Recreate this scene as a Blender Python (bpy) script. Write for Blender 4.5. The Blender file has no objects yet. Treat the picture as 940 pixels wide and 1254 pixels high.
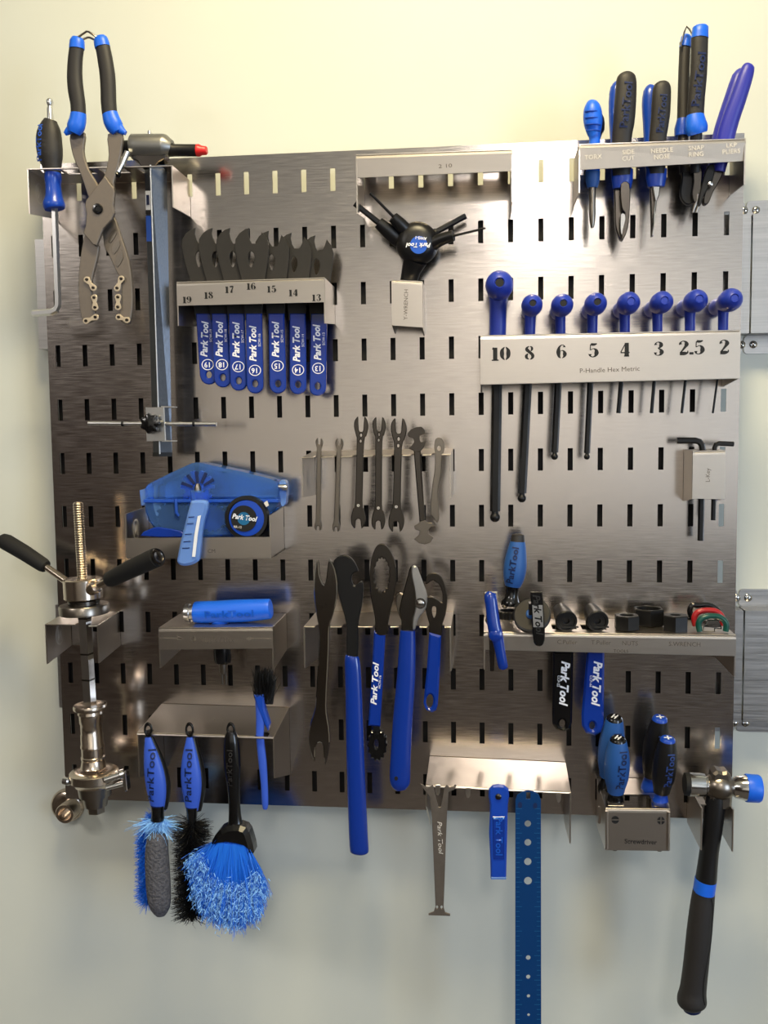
import bpy, bmesh, math, random
from mathutils import Vector, Matrix, Euler
from mathutils.geometry import tessellate_polygon
random.seed(7)
SC = bpy.context.scene
COL = SC.collection
# ------------------------------------------------------------------ camera
# world: board front face is the plane y = 0, x to the right, z up, the room is at negative y (metres)
F = 1150.0
CAM = Vector((0.1131, -1.1670, 0.1007))
R = ((0.9941983556, 0.0026411746, 0.1075297811),
     (0.1069513918, 0.0821144946, -0.9908676045),
     (-0.0114468078, 0.9966194028, 0.0813556182))
cd = bpy.data.cameras.new('camera'); cam = bpy.data.objects.new('camera', cd); COL.objects.link(cam)
cd.sensor_fit = 'VERTICAL'; cd.sensor_height = 36.0; cd.lens = 36.0 * F / 1254.0; cd.clip_start = 0.01
cam.matrix_world = Matrix((R[0] + (CAM[0],), R[1] + (CAM[1],), R[2] + (CAM[2],), (0, 0, 0, 1)))
SC.camera = cam
# ------------------------------------------------------------------ light and exposure
vs = SC.view_settings
vs.view_transform = 'Standard'; vs.look = 'None'; vs.gamma = 1.0; vs.exposure = 0.08
try: vs.use_curve_mapping = False
except Exception: pass
wd = bpy.data.worlds.new('world'); SC.world = wd; wd.use_nodes = True
wd.node_tree.nodes['Background'].inputs[0].default_value = (0.75, 0.85, 1.0, 1); wd.node_tree.nodes['Background'].inputs[1].default_value = 0.02
def area(name, loc, rot, sx, sy, power, col):
    l = bpy.data.lights.new(name, 'AREA'); l.shape = 'RECTANGLE'; l.size = sx; l.size_y = sy; l.energy = power; l.color = col
    o = bpy.data.objects.new(name, l); COL.objects.link(o); o.location = loc; o.rotation_euler = rot
    return o
CEIL = 1.28
area('ceiling_lamp_near', (0.10, -0.70, CEIL - .02), (0, 0, 0), 0.45, 0.25, 27, (1.0, 0.83, 0.50))
area('ceiling_lamp_far', (0.36, -2.85, CEIL - .02), (0, 0, 0), 0.32, 0.8, 27, (1.0, 0.93, 0.86))
area('added_fill_left', (-1.75, -2.1, CEIL - .02), (0, 0, 0), 0.4, 0.8, 30, (1.0, 0.94, 0.88))  # added fill without a known source, lifts the room and its reflections
area('window_light', (2.42, -2.4, 0.1), (0, math.radians(90), 0), 1.3, 1.2, 54, (0.64, 0.79, 1.0))
SC.cycles.max_bounces = 10
# ------------------------------------------------------------------ helpers
def lin(c):
    c = c / 255.0
    return c / 12.92 if c <= 0.04045 else ((c + 0.055) / 1.055) ** 2.4
def rgb(r, g, b): return (lin(r), lin(g), lin(b), 1)
def ray(px, py):
    v = Vector(((px - 470) / F, -(py - 627) / F, -1.0))
    return Vector([sum(R[i][k] * v[k] for k in range(3)) for i in range(3)])
def W(px, py, d=0.0):                        # the point a distance d in front of the board seen at photo pixel (px, py)
    r = ray(px, py); t = (-d - CAM[1]) / r[1]
    return CAM + r * t
def S(d): return (1.167 - d) / F * 1.004     # metres per photo pixel at distance d
def mat(name, col, metal=0.0, rough=0.4, spec=0.5, noise=None, bump=None, aniso=None, trans=0.0, alpha=1.0, ior=1.45, emit=None, coat=0.0, sheen=0.0):
    m = bpy.data.materials.new(name); m.use_nodes = True
    nt = m.node_tree; b = nt.nodes['Principled BSDF']
    b.inputs['Base Color'].default_value = col; b.inputs['Metallic'].default_value = metal; b.inputs['Roughness'].default_value = rough
    b.inputs['Specular IOR Level'].default_value = spec; b.inputs['IOR'].default_value = ior
    b.inputs['Transmission Weight'].default_value = trans; b.inputs['Alpha'].default_value = alpha
    b.inputs['Coat Weight'].default_value = coat
    if sheen: b.inputs['Sheen Weight'].default_value = sheen
    if noise or bump:
        tc = nt.nodes.new('ShaderNodeTexCoord'); mp = nt.nodes.new('ShaderNodeMapping')
        nt.links.new(tc.outputs['Object'], mp.inputs['Vector'])
        tx = nt.nodes.new('ShaderNodeTexNoise'); nt.links.new(mp.outputs[0], tx.inputs['Vector'])
        sc, amt = noise if noise else (bump[0], 0)
        mp.inputs['Scale'].default_value = sc; tx.inputs['Scale'].default_value = 1.0; tx.inputs['Detail'].default_value = 3
        if noise:
            mx = nt.nodes.new('ShaderNodeMixRGB'); mx.blend_type = 'MULTIPLY'; mx.inputs[0].default_value = 1.0
            mx.inputs[1].default_value = col
            rp = nt.nodes.new('ShaderNodeMapRange'); rp.inputs[1].default_value = .3; rp.inputs[2].default_value = .7
            rp.inputs[3].default_value = 1 - amt; rp.inputs[4].default_value = 1 + amt
            nt.links.new(tx.outputs['Fac'], rp.inputs[0]); nt.links.new(rp.outputs[0], mx.inputs[2]); nt.links.new(mx.outputs[0], b.inputs['Base Color'])
            if metal > .5:
                r2 = nt.nodes.new('ShaderNodeMapRange'); r2.inputs[1].default_value = .3; r2.inputs[2].default_value = .7
                r2.inputs[3].default_value = rough * (1 - 2.2 * amt); r2.inputs[4].default_value = rough * (1 + 2.2 * amt)
                nt.links.new(tx.outputs['Fac'], r2.inputs[0]); nt.links.new(r2.outputs[0], b.inputs['Roughness'])
        if bump:
            bp = nt.nodes.new('ShaderNodeBump'); bp.inputs['Strength'].default_value = bump[1]; bp.inputs['Distance'].default_value = bump[2]
            nt.links.new(tx.outputs['Fac'], bp.inputs['Height']); nt.links.new(bp.outputs[0], b.inputs['Normal'])
    if aniso:
        b.inputs['Anisotropic'].default_value = aniso[0]
        cx = nt.nodes.new('ShaderNodeCombineXYZ')
        for i in range(3): cx.inputs[i].default_value = aniso[1][i]
        nt.links.new(cx.outputs[0], b.inputs['Tangent'])
    return m
M = {}
M['wall'] = mat('painted_plaster', rgb(204, 207, 198), rough=.6, noise=((3, 3, 3), .02), bump=((160, 160, 160), .15, .001))
M['board'] = mat('brushed_stainless_board', rgb(200, 192, 186), metal=1, rough=.185, noise=((38, 38, 640), .085), aniso=(.5, (0, 0, 1)), bump=((38, 38, 640), .05, .0002))
M['strip'] = mat('brushed_stainless_strip', rgb(176, 174, 172), metal=1, rough=.36, noise=((14, 14, 700), .08))
M['holder'] = mat('brushed_stainless_holder', rgb(200, 192, 183), metal=1, rough=.29, noise=((60, 60, 900), .012))
M['chrome'] = mat('polished_chrome', rgb(205, 203, 200), metal=1, rough=.14)
M['steel'] = mat('satin_tool_steel', rgb(138, 130, 120), metal=1, rough=.30)
M['warm_steel'] = mat('machined_steel', rgb(200, 186, 170), metal=1, rough=.22)
M['plier_steel'] = mat('blasted_plier_steel', rgb(120, 112, 104), metal=.75, rough=.5, noise=((300, 300, 300), .06))
M['dark_steel'] = mat('dark_tool_steel', rgb(84, 79, 74), metal=1, rough=.26)
M['nickel'] = mat('nickel_chain_plate', rgb(205, 190, 165), metal=.85, rough=.42)
M['dark_chrome'] = mat('dark_chrome', rgb(150, 146, 142), metal=1, rough=.13)
M['disc_grey'] = mat('grey_disc_face', rgb(42, 40, 38), metal=0, rough=.6, spec=.3)
M['dim_blue'] = mat('dim_blue_print', rgb(40, 64, 124), rough=.5)
M['oxide'] = mat('black_oxide', rgb(20, 20, 21), metal=.3, rough=.42)
M['cone_steel'] = mat('dull_black_steel_plate', rgb(38, 36, 34), metal=.3, rough=.5, noise=((200, 200, 200), .06))
M['black'] = mat('black_plastic', rgb(16, 16, 18), rough=.38)
M['gloss_black'] = mat('glossy_black_plastic', rgb(9, 9, 10), rough=.22, coat=.3)
M['grip'] = mat('dark_rubber_grip', rgb(36, 34, 34), rough=.55, bump=((500, 500, 500), .2, .0004))
M['foam'] = mat('black_foam_grip', rgb(14, 14, 15), rough=.75, bump=((900, 900, 900), .4, .0006))
M['blue'] = mat('blue_vinyl', rgb(18, 64, 168), rough=.34, coat=.15)
M['deep_blue'] = mat('deep_blue_vinyl', rgb(11, 47, 138), rough=.24, coat=.4)
M['royal'] = mat('royal_blue_plastic', rgb(34, 56, 160), rough=.38)
M['bright_blue'] = mat('bright_blue_rubber', rgb(24, 98, 222), rough=.4)
M['handle_blue'] = mat('matt_blue_handle', rgb(34, 82, 150), rough=.5)
M['brush_blue'] = mat('brush_handle_blue', rgb(52, 88, 196), rough=.42)
M['purple'] = mat('violet_blue_vinyl', rgb(44, 48, 158), rough=.4)
M['navy'] = mat('navy_anodised_ruler', rgb(4, 52, 104), rough=.45, spec=.3)
M['red'] = mat('red_plastic', rgb(205, 36, 34), rough=.35)
M['red_dip'] = mat('red_dipped_coating', rgb(150, 26, 30), rough=.3)
M['green_dip'] = mat('green_dipped_coating', rgb(8, 66, 58), rough=.3)
M['alu'] = mat('bright_aluminium', rgb(214, 214, 214), metal=1, rough=.3)
M['grey_metal'] = mat('grey_cast_metal', rgb(128, 128, 126), metal=.85, rough=.38)
M['bar_side'] = mat('galvanised_bar', rgb(92, 96, 103), metal=1, rough=.40, noise=((900, 900, 300), .12))
M['clear_blue'] = mat('clear_blue_plastic', rgb(124, 178, 255), rough=.06, trans=.86, ior=1.12)
M['smoke_blue'] = mat('pale_clear_blue_plastic', rgb(140, 185, 255), rough=.10, trans=.55, ior=1.3)
M['inner_blue'] = mat('translucent_blue_inner', rgb(40, 90, 200), rough=.3, trans=.3)
M['white'] = mat('white_print', rgb(225, 228, 235), rough=.6)
M['ink'] = mat('black_print', rgb(14, 14, 14), rough=.6)
M['etch'] = mat('etched_print', rgb(96, 88, 80), rough=.7)
M['pale_etch'] = mat('pale_etched_print', rgb(214, 208, 200), rough=.7)
M['blue_print'] = mat('blue_print', rgb(36, 86, 190), rough=.5)
M['dark_blue_print'] = mat('dark_blue_print', rgb(12, 30, 74), rough=.5)
M['bristle_blue'] = mat('blue_bristles', rgb(26, 110, 226), rough=.5)
M['bristle_light'] = mat('frayed_light_blue_bristles', rgb(132, 190, 250), rough=.55)
M['bristle_black'] = mat('black_bristles', rgb(10, 10, 11), rough=.5)
M['pad'] = mat('grey_foam_pad', rgb(82, 82, 88), rough=.9, noise=((300, 300, 300), .3), bump=((260, 260, 260), .8, .003))
M['badge'] = mat('blue_badge', rgb(20, 84, 190), rough=.35)
M['teal'] = mat('teal_badge', rgb(24, 96, 140), rough=.4)
M['reflect_dark'] = mat('reflected_dark_brown', rgb(56, 44, 36), rough=.5)
M['reflect_low'] = mat('reflected_low_brown', rgb(60, 50, 40), rough=.5)
M['shade'] = mat('dark_painted_wall', rgb(70, 62, 54), rough=.7)
M['floor'] = mat('grey_floor', rgb(70, 64, 58), rough=.6)
M['dim'] = mat('painted_room_wall', rgb(222, 218, 210), rough=.7)
M['ceil'] = mat('ceiling_white', rgb(225, 222, 212), rough=.8)
M['hole'] = mat('slot_shade_black', rgb(7, 6, 6), rough=.6)

ORG = {}
def thing(name, label, cat, px, py, d, group=None):
    o = bpy.data.objects.new(name, None); COL.objects.link(o); o.empty_display_size = .02
    o.location = W(px, py, d); ORG[o.name] = o.location.copy()
    return tag(o, label, cat, group)
def tag(o, label, cat, group=None):
    o['label'] = label; o['category'] = cat
    if group: o['group'] = group
    return o
def put(name, me, m, parent=None, org=None, smooth=False):     # links a mesh whose vertices are world points
    o = bpy.data.objects.new(name, me); COL.objects.link(o); me.name = o.name
    me.materials.clear(); me.materials.append(M[m])
    if parent is not None:
        c = ORG[parent.name]; o.parent = parent
    else:
        c = Vector(org) if org is not None else Vector((0, 0, 0)); o.location = c
    ORG[o.name] = c.copy()
    me.transform(Matrix.Translation(-c))
    if smooth:
        me.shade_smooth()
        me.set_sharp_from_angle(angle=math.radians(40))
    me.update()
    return o
def mesh(verts, faces, fix=True):
    me = bpy.data.meshes.new('m'); me.from_pydata([tuple(v) for v in verts], [], faces)
    if fix:
        bm = bmesh.new(); bm.from_mesh(me); bmesh.ops.recalc_face_normals(bm, faces=bm.faces); bm.to_mesh(me); bm.free()
    return me
def join(meshes):
    V, Fc = [], []
    for me in meshes:
        k = len(V); V += [v.co.copy() for v in me.vertices]; Fc += [[k + i for i in p.vertices] for p in me.polygons]
    me = bpy.data.meshes.new('m'); me.from_pydata(V, [], Fc); return me
def inset(pts, e):
    n = len(pts); out = []
    A = sum(pts[i].x * pts[(i + 1) % n].y - pts[(i + 1) % n].x * pts[i].y for i in range(n))
    sg = 1 if A > 0 else -1
    for i in range(n):
        a, b, c = pts[i - 1], pts[i], pts[(i + 1) % n]
        d1 = (b - a); d2 = (c - b)
        if d1.length < 1e-9 or d2.length < 1e-9: out.append(b.copy()); continue
        d1.normalize(); d2.normalize()
        n1 = Vector((-d1.y, d1.x)) * sg; n2 = Vector((-d2.y, d2.x)) * sg
        m = n1 + n2
        if m.length < 1e-6: out.append(b + n1 * e); continue
        m.normalize(); k = max(.45, m.dot(n1)); out.append(b + m * (e / k))
    return out
def slab(outer, holes, o, u, v, t, bev=0.0):
    """flat plate: 2D loops in the frame (o, u, v), thickness t centred on o, chamfered by bev"""
    n = u.cross(v).normalized()
    loops = [[Vector(p) for p in outer]] + [[Vector(p) for p in h] for h in holes]
    P = lambda p, h: o + u * p.x + v * p.y + n * h
    V, Fc = [], []
    if bev > 0: ins = [inset(loops[0], bev)] + [inset(h, -bev) for h in loops[1:]]
    else: ins = loops
    tri = tessellate_polygon([[Vector((p.x, p.y, 0)) for p in l] for l in ins])
    flat_ = [p for l in ins for p in l]; N = len(flat_)
    V += [P(p, t / 2) for p in flat_] + [P(p, -t / 2) for p in flat_]
    Fc += [list(f) for f in tri] + [[N + i for i in reversed(f)] for f in tri]
    def ring(a, b, L): return [[a + i, a + (i + 1) % L, b + (i + 1) % L, b + i] for i in range(L)]
    if bev > 0:
        full = [p for l in loops for p in l]
        V += [P(p, t / 2 - bev) for p in full] + [P(p, -t / 2 + bev) for p in full]
        k = 0
        for l in loops:
            L = len(l); Fc += ring(k, 2 * N + k, L) + ring(2 * N + k, 3 * N + k, L) + ring(3 * N + k, N + k, L); k += L
    else:
        k = 0
        for l in loops:
            L = len(l); Fc += ring(k, N + k, L); k += L
    return mesh(V, Fc)
X, Y, Z = Vector((1, 0, 0)), Vector((0, 1, 0)), Vector((0, 0, 1))
def smooth_loop(pts, k=4, closed=True):
    out = []; n = len(pts)
    pts = [Vector(p) for p in pts]
    rng = range(n) if closed else range(n - 1)
    for i in rng:
        g = (lambda j: pts[j % n]) if closed else (lambda j: pts[min(max(j, 0), n - 1)])
        p0, p1, p2, p3 = g(i - 1), g(i), g(i + 1), g(i + 2)
        for s in range(k):
            t = s / k
            out.append(.5 * ((2 * p1) + (p2 - p0) * t + (2 * p0 - 5 * p1 + 4 * p2 - p3) * t * t + (3 * p1 - p0 - 3 * p2 + p3) * t ** 3))
    if not closed: out.append(pts[-1])
    return out
def ell(cx, cy, rx, ry=None, n=24, a0=0, rot=0):
    ry = rx if ry is None else ry
    c, s = math.cos(rot), math.sin(rot); out = []
    for i in range(n):
        a = a0 + 2 * math.pi * i / n; x, y = rx * math.cos(a), ry * math.sin(a)
        out.append((cx + x * c - y * s, cy + x * s + y * c))
    return out
def plate_mesh(pts, d, t, holes=(), bev=.0004):
    o = W(pts[0][0], pts[0][1], d)
    def c(l): return [((q := W(p[0], p[1], d) - o).x, q.z) for p in l]
    return slab(c(pts), [c(h) for h in holes], o, X, Z, t, bev)
def plate(name, pts, d, t, m, parent=None, holes=(), bev=.0004, org=None, smooth=False):
    """a plate parallel to the board, its outline measured in photo pixels at distance d"""
    return put(name, plate_mesh(pts, d, t, holes, bev), m, parent, org, smooth)
def sweep(P, rad, seg=16, flat=1.0, cap=True, tw=0.0):
    n = len(P); V, Fc = [], []
    for i in range(n):
        t = (P[min(i + 1, n - 1)] - P[max(i - 1, 0)]).normalized()
        ref = Y if abs(t.dot(Y)) < .92 else Z
        b = (ref - t * ref.dot(t)).normalized(); s = t.cross(b)
        for k in range(seg):
            a = 2 * math.pi * (k + tw) / seg
            V.append(P[i] + s * (rad[i] * math.cos(a)) + b * (rad[i] * flat * math.sin(a)))
    for i in range(n - 1):
        for k in range(seg):
            Fc.append([i * seg + k, i * seg + (k + 1) % seg, (i + 1) * seg + (k + 1) % seg, (i + 1) * seg + k])
    if cap: Fc += [list(range(seg)), list(range((n - 1) * seg, n * seg))]
    return mesh(V, Fc)
def rod_mesh(pts, seg=16, flat=1.0, sm=0, cap=True, tw=0.0, ends=0.0):
    """pts: (px, py, radius px, distance); a round body along that path, radius in photo pixels"""
    if sm: pts = [tuple(v) for v in smooth_loop4(pts, sm)]
    if ends:                                   # rounded ends
        def dome(p, q):
            out = []
            dx, dy, dd = p[0] - q[0], p[1] - q[1], p[3] - q[3]; L = math.hypot(dx, dy) or 1e-6
            for a in (80, 55, 30):
                k = math.sin(math.radians(a)) * p[2] * ends / L
                out.append((p[0] + dx * k, p[1] + dy * k, p[2] * math.cos(math.radians(a)), p[3] + dd * k))
            return out
        pts = dome(pts[0], pts[1]) + list(pts) + dome(pts[-1], pts[-2])[::-1]
    return sweep([W(p[0], p[1], p[3]) for p in pts], [p[2] * S(p[3]) for p in pts], seg, flat, cap, tw)
def smooth_loop4(pts, k):
    out = []; n = len(pts)
    for i in range(n - 1):
        g = lambda j: pts[min(max(j, 0), n - 1)]
        for s in range(k):
            t = s / k
            out.append([.5 * ((2 * g(i)[c]) + (g(i + 1)[c] - g(i - 1)[c]) * t + (2 * g(i - 1)[c] - 5 * g(i)[c] + 4 * g(i + 1)[c] - g(i + 2)[c]) * t * t + (3 * g(i)[c] - g(i - 1)[c] - 3 * g(i + 1)[c] + g(i + 2)[c]) * t ** 3) for c in range(4)])
    out.append(list(pts[-1])); return out
def rod(name, pts, m, parent=None, seg=16, flat=1.0, sm=0, org=None, smooth=True, ends=0.0, tw=0.0):
    return put(name, rod_mesh(pts, seg, flat, sm, True, tw, ends), m, parent, org, smooth)
def lathe_mesh(p0, p1, prof, seg=28):
    """prof: (distance along p0->p1 in metres, radius in metres)"""
    t = (p1 - p0).normalized()
    return sweep_axis(p0, t, prof, seg)
def sweep_axis(p0, t, prof, seg):
    ref = Y if abs(t.dot(Y)) < .9 else Z
    b = (ref - t * ref.dot(t)).normalized(); s = t.cross(b); V, Fc = [], []
    for h, r in prof:
        for k in range(seg):
            a = 2 * math.pi * k / seg; V.append(p0 + t * h + s * (max(r, 1e-5) * math.cos(a)) + b * (max(r, 1e-5) * math.sin(a)))
    n = len(prof)
    for i in range(n - 1):
        for k in range(seg): Fc.append([i * seg + k, i * seg + (k + 1) % seg, (i + 1) * seg + (k + 1) % seg, (i + 1) * seg + k])
    Fc += [list(range(seg)), list(range((n - 1) * seg, n * seg))]
    return mesh(V, Fc)
def lathe(name, p0, p1, prof, m, parent=None, seg=28, org=None, smooth=True):
    return put(name, lathe_mesh(p0, p1, prof, seg), m, parent, org, smooth)
def sheet(pts, t):                           # a flat sheet through world points, extruded by t along its normal
    n = (pts[1] - pts[0]).cross(pts[2] - pts[0]).normalized()
    a = [p + n * t / 2 for p in pts]; b = [p - n * t / 2 for p in pts]; k = len(pts)
    tri = tessellate_polygon([pts])
    return mesh(a + b, [list(f) for f in tri] + [[k + i for i in f] for f in tri] + [[i, (i + 1) % k, k + (i + 1) % k, k + i] for i in range(k)])
def text_mesh(s, size, bold=0.0, shear=0.0, xs=1.0):
    c = bpy.data.curves.new('t', 'FONT'); c.body = s; c.size = size; c.align_x = 'CENTER'; c.align_y = 'CENTER'
    c.offset = bold * size; c.shear = shear; c.resolution_u = 2; c.fill_mode = 'FRONT'
    ob = bpy.data.objects.new('t', c)
    me = bpy.data.meshes.new_from_object(ob)
    bpy.data.objects.remove(ob); bpy.data.curves.remove(c)
    for v in me.vertices: v.co.x *= xs
    return me
def text(s, px, py, d, h, m, parent, ang=0, bold=.01, shear=0, xs=1.0, name='lettering', wrap=None, flat=1.0, lift=.0004, nrm=None, up=None):
    """lettering h pixels high centred at a pixel; wrap = rod points it is laid over"""
    me = text_mesh(s, h * S(d) / .72, bold, shear, xs)
    a = math.radians(ang); ca, sa = math.cos(a), math.sin(a); o = W(px, py, d)
    for v in me.vertices:
        x, y = v.co.x, v.co.y
        v.co = o + X * (x * ca - y * sa) + Z * (x * sa + y * ca)
        if wrap is None: v.co.y -= lift
        else: v.co.y = surface(wrap, v.co, flat) - lift - .0007
    return put(name, me, m, parent)
def surface(pts, co, flat):
    best = None
    for i in range(len(pts) - 1):
        A, B = W(*pts[i][:2], pts[i][3]), W(*pts[i + 1][:2], pts[i + 1][3])
        ab = Vector((B.x - A.x, B.z - A.z)); ap = Vector((co.x - A.x, co.z - A.z))
        t = min(1, max(0, ap.dot(ab) / ab.dot(ab))); q = ap - ab * t
        if best is None or q.length < best[0]:
            r = pts[i][2] * S(pts[i][3]) * (1 - t) + pts[i + 1][2] * S(pts[i + 1][3]) * t
            best = (q.length, r, A.y * (1 - t) + B.y * t)
    q, r, y = best
    return y - flat * math.sqrt(max(r * r - q * q, (r * .2) ** 2))
# stencil numerals: ribbons of varying width, two-tone like a fat-face stencil
GL = {
 '1': [[(.30, 0, .2), (.30, .93, .2)], [(.12, .8, .04), (.22, .93, .1)], [(.08, .03, .06), (.52, .03, .06)]],
 '0': [[(.26, .03, .03), (.12, .25, .15), (.10, .5, .2), (.12, .75, .15), (.26, .97, .03)], [(.34, .03, .03), (.48, .25, .15), (.50, .5, .2), (.48, .75, .15), (.34, .97, .03)]],
 '2': [[(.12, .72, .16), (.10, .84, .08), (.25, .96, .04), (.42, .9, .1), (.48, .74, .19), (.40, .55, .12), (.12, .14, .05)], [(.08, .09, .17), (.36, .09, .18), (.54, .14, .08), (.56, .28, .04)]],
 '3': [[(.12, .76, .15), (.12, .88, .06), (.26, .97, .04), (.42, .88, .13), (.44, .73, .18), (.36, .58, .08), (.24, .53, .04)], [(.28, .5, .04), (.42, .43, .1), (.48, .26, .2), (.42, .09, .1), (.26, .03, .04), (.12, .1, .06), (.11, .24, .15)]],
 '4': [[(.42, 0, .2), (.42, .97, .18)], [(.34, .93, .04), (.06, .32, .05)], [(.04, .28, .06), (.30, .28, .06)], [(.52, .28, .06), (.60, .28, .06)], [(.26, .03, .05), (.58, .03, .05)]],
 '5': [[(.14, .93, .12), (.34, .91, .13), (.52, .97, .05)], [(.12, .92, .04), (.11, .52, .04)], [(.12, .52, .04), (.3, .62, .04), (.46, .52, .13), (.50, .3, .2), (.42, .1, .1), (.26, .03, .04), (.12, .1, .07), (.10, .24, .15)]],
 '6': [[(.47, .8, .13), (.46, .92, .05), (.32, .97, .04), (.16, .8, .1), (.11, .48, .19), (.15, .16, .12), (.26, .03, .03)], [(.34, .03, .03), (.47, .14, .1), (.51, .32, .18), (.46, .5, .1), (.34, .58, .04), (.24, .52, .03)]],
 '7': [[(.08, .9, .15), (.34, .92, .14), (.54, .95, .06)], [(.53, .93, .05), (.36, .5, .1), (.28, .2, .17), (.27, 0, .2)]],
 '8': [[(.27, .96, .04), (.14, .86, .1), (.14, .72, .17), (.3, .54, .14), (.46, .38, .15), (.5, .22, .14), (.42, .07, .08), (.32, .03, .03)], [(.33, .96, .04), (.44, .88, .09), (.45, .74, .1), (.38, .62, .05)], [(.2, .44, .05), (.1, .3, .13), (.12, .14, .12), (.26, .03, .03)]],
 '.': [[(.1, .0, .18), (.1, .17, .18)]],
}
GL['9'] = [[(.6 - x, 1 - y, w) for x, y, w in s] for s in GL['6']]
def numerals(s, px, py, d, h, m, parent):
    V, Fc = [], []; u = h * S(d); adv = {'.': .30, '1': .72}
    tot = sum(adv.get(c, .78) for c in s); x0 = -tot / 2; o = W(px, py, d)
    for c in s:
        for st in GL[c]:
            p = smooth_loop4([(a, b, w, 0) for a, b, w in st], 4) if len(st) > 2 else st
            k = len(V)
            for i in range(len(p)):
                a, b = p[max(i - 1, 0)], p[min(i + 1, len(p) - 1)]
                t = Vector((b[0] - a[0], b[1] - a[1])).normalized(); nx, ny = -t.y, t.x; w = max(p[i][2] * 1.38, .035) / 2
                for sg in (1, -1):
                    x, z = (p[i][0] + nx * w * sg) * 1.14, p[i][1] + ny * w * sg
                    V.append(o + X * ((x0 + x) * u) + Z * ((z - .5) * u) - Y * .0004)
            for i in range(len(p) - 1): Fc.append([k + 2 * i, k + 2 * i + 1, k + 2 * i + 3, k + 2 * i + 2])
        x0 += adv.get(c, .78)
    return put('number', mesh(V, Fc), m, parent)
def ring_print(cx, cy, r, w, d, m, parent, name='ring_mark', ry=None):
    return plate(name, ell(cx, cy, r, ry), d + .0003, .0002, m, parent, holes=[ell(cx, cy, r - w, (ry or r) - w)], bev=0)
def box_world(c, h, rot=None):
    V = [Vector((sx * h[0], sy * h[1], sz * h[2])) for sx in (-1, 1) for sy in (-1, 1) for sz in (-1, 1)]
    if rot is not None: V = [rot @ v for v in V]
    V = [v + c for v in V]
    return mesh(V, [[0, 1, 3, 2], [4, 6, 7, 5], [0, 4, 5, 1], [2, 3, 7, 6], [0, 2, 6, 4], [1, 5, 7, 3]])
# ------------------------------------------------------------------ room
WALLY = 0.052
def struct(name, me, m, kind='structure'):
    o = put(name, me, m); o['kind'] = kind; return o
def slabbox(x0, x1, y0, y1, z0, z1): return box_world(Vector(((x0 + x1) / 2, (y0 + y1) / 2, (z0 + z1) / 2)), (abs(x1 - x0) / 2, abs(y1 - y0) / 2, abs(z1 - z0) / 2))
FLZ = -1.42; RY = -3.7
struct('wall_back', slabbox(-2.5, 2.5, WALLY, WALLY + .1, FLZ, CEIL), 'wall')
struct('wall_left', slabbox(-2.6, -2.5, RY, WALLY + .1, FLZ, CEIL), 'shade')
struct('wall_right', join([slabbox(2.5, 2.6, RY, -2.85, FLZ, CEIL), slabbox(2.5, 2.6, -1.35, WALLY + .1, FLZ, CEIL), slabbox(2.5, 2.6, -2.85, -1.35, FLZ, -.55), slabbox(2.5, 2.6, -2.85, -1.35, .75, CEIL)]), 'dim')
struct('wall_front', slabbox(-2.6, 2.6, RY - .1, RY, FLZ, CEIL), 'dim')
struct('floor', slabbox(-2.6, 2.6, RY - .1, WALLY + .1, FLZ - .1, FLZ), 'floor')
struct('ceiling', slabbox(-2.6, 2.6, RY - .1, WALLY + .1, CEIL, CEIL + .1), 'ceil')
struct('added_dark_band_1', slabbox(-2.5, 2.5, RY, RY + .03, FLZ, -.42), 'reflect_low')  # unseen dark band, added so the lower board reflects dark
struct('added_dark_panel_1', slabbox(-2.48, -1.45, RY, RY + .05, FLZ, .95), 'reflect_dark')  # unseen dark panel, added so the board's left side reflects dark
# ------------------------------------------------------------------ slotted board
PX, PZ = 0.036, 0.068963
def grid_panel(x0, x1, z0, z1, holes, t, y):
    xs, zs = {x0, x1}, {z0, z1}
    for a, b, c, e in holes: xs |= {a, b}; zs |= {c, e}
    xs, zs = sorted(xs), sorted(zs)
    dead = set()
    ix = {v: i for i, v in enumerate(xs)}; iz = {v: i for i, v in enumerate(zs)}
    for a, b, c, e in holes: dead.add((ix[a], iz[c]))
    nx, nz = len(xs), len(zs); V = [Vector((x, y, z)) for z in zs for x in xs] + [Vector((x, y + t, z)) for z in zs for x in xs]; N = nx * nz; Fc = []
    for j in range(nz - 1):
        for i in range(nx - 1):
            q = [j * nx + i, j * nx + i + 1, (j + 1) * nx + i + 1, (j + 1) * nx + i]
            if (i, j) in dead:
                for k in range(4): a, b = q[k], q[(k + 1) % 4]; Fc.append([a, b, N + b, N + a])
            else: Fc += [q, [N + k for k in reversed(q)]]
    bd = [i for i in range(nx)] + [j * nx + nx - 1 for j in range(1, nz)] + [(nz - 1) * nx + i for i in range(nx - 2, -1, -1)] + [j * nx for j in range(nz - 2, 0, -1)]
    for k in range(len(bd)): a, b = bd[k], bd[(k + 1) % len(bd)]; Fc.append([a, b, N + b, N + a])
    return mesh(V, Fc, fix=False)
BX0, BX1, BZ0, BZ1 = -.4455, .4145, -.3785, .4475
holes = []
for r in range(12):
    for c in range(-17, 7):
        x, z = round((c + 5) * PX, 5), round(-(r - 6) * PZ, 5)
        holes.append((round(x - .0031, 5), round(x + .0031, 5), round(z - .0136, 5), round(z + .0136, 5)))
board = thing('slotted_tool_board', 'large brushed stainless steel tool board with rows of vertical slots', 'tool board', 470, 990, 0)
put('slotted_face', grid_panel(BX0, BX1, BZ0, BZ1, holes, .0016, 0.0), 'board', board)
put('slot_shade_sheet', slabbox((-17.2 + 5) * PX, (5.5 + 5) * PX, .011, .0125, -(11.45 - 6) * PZ, -(.5 - 6) * PZ), 'hole', board)  # black sheet added behind the slots to stand in for the gap's shade
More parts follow.
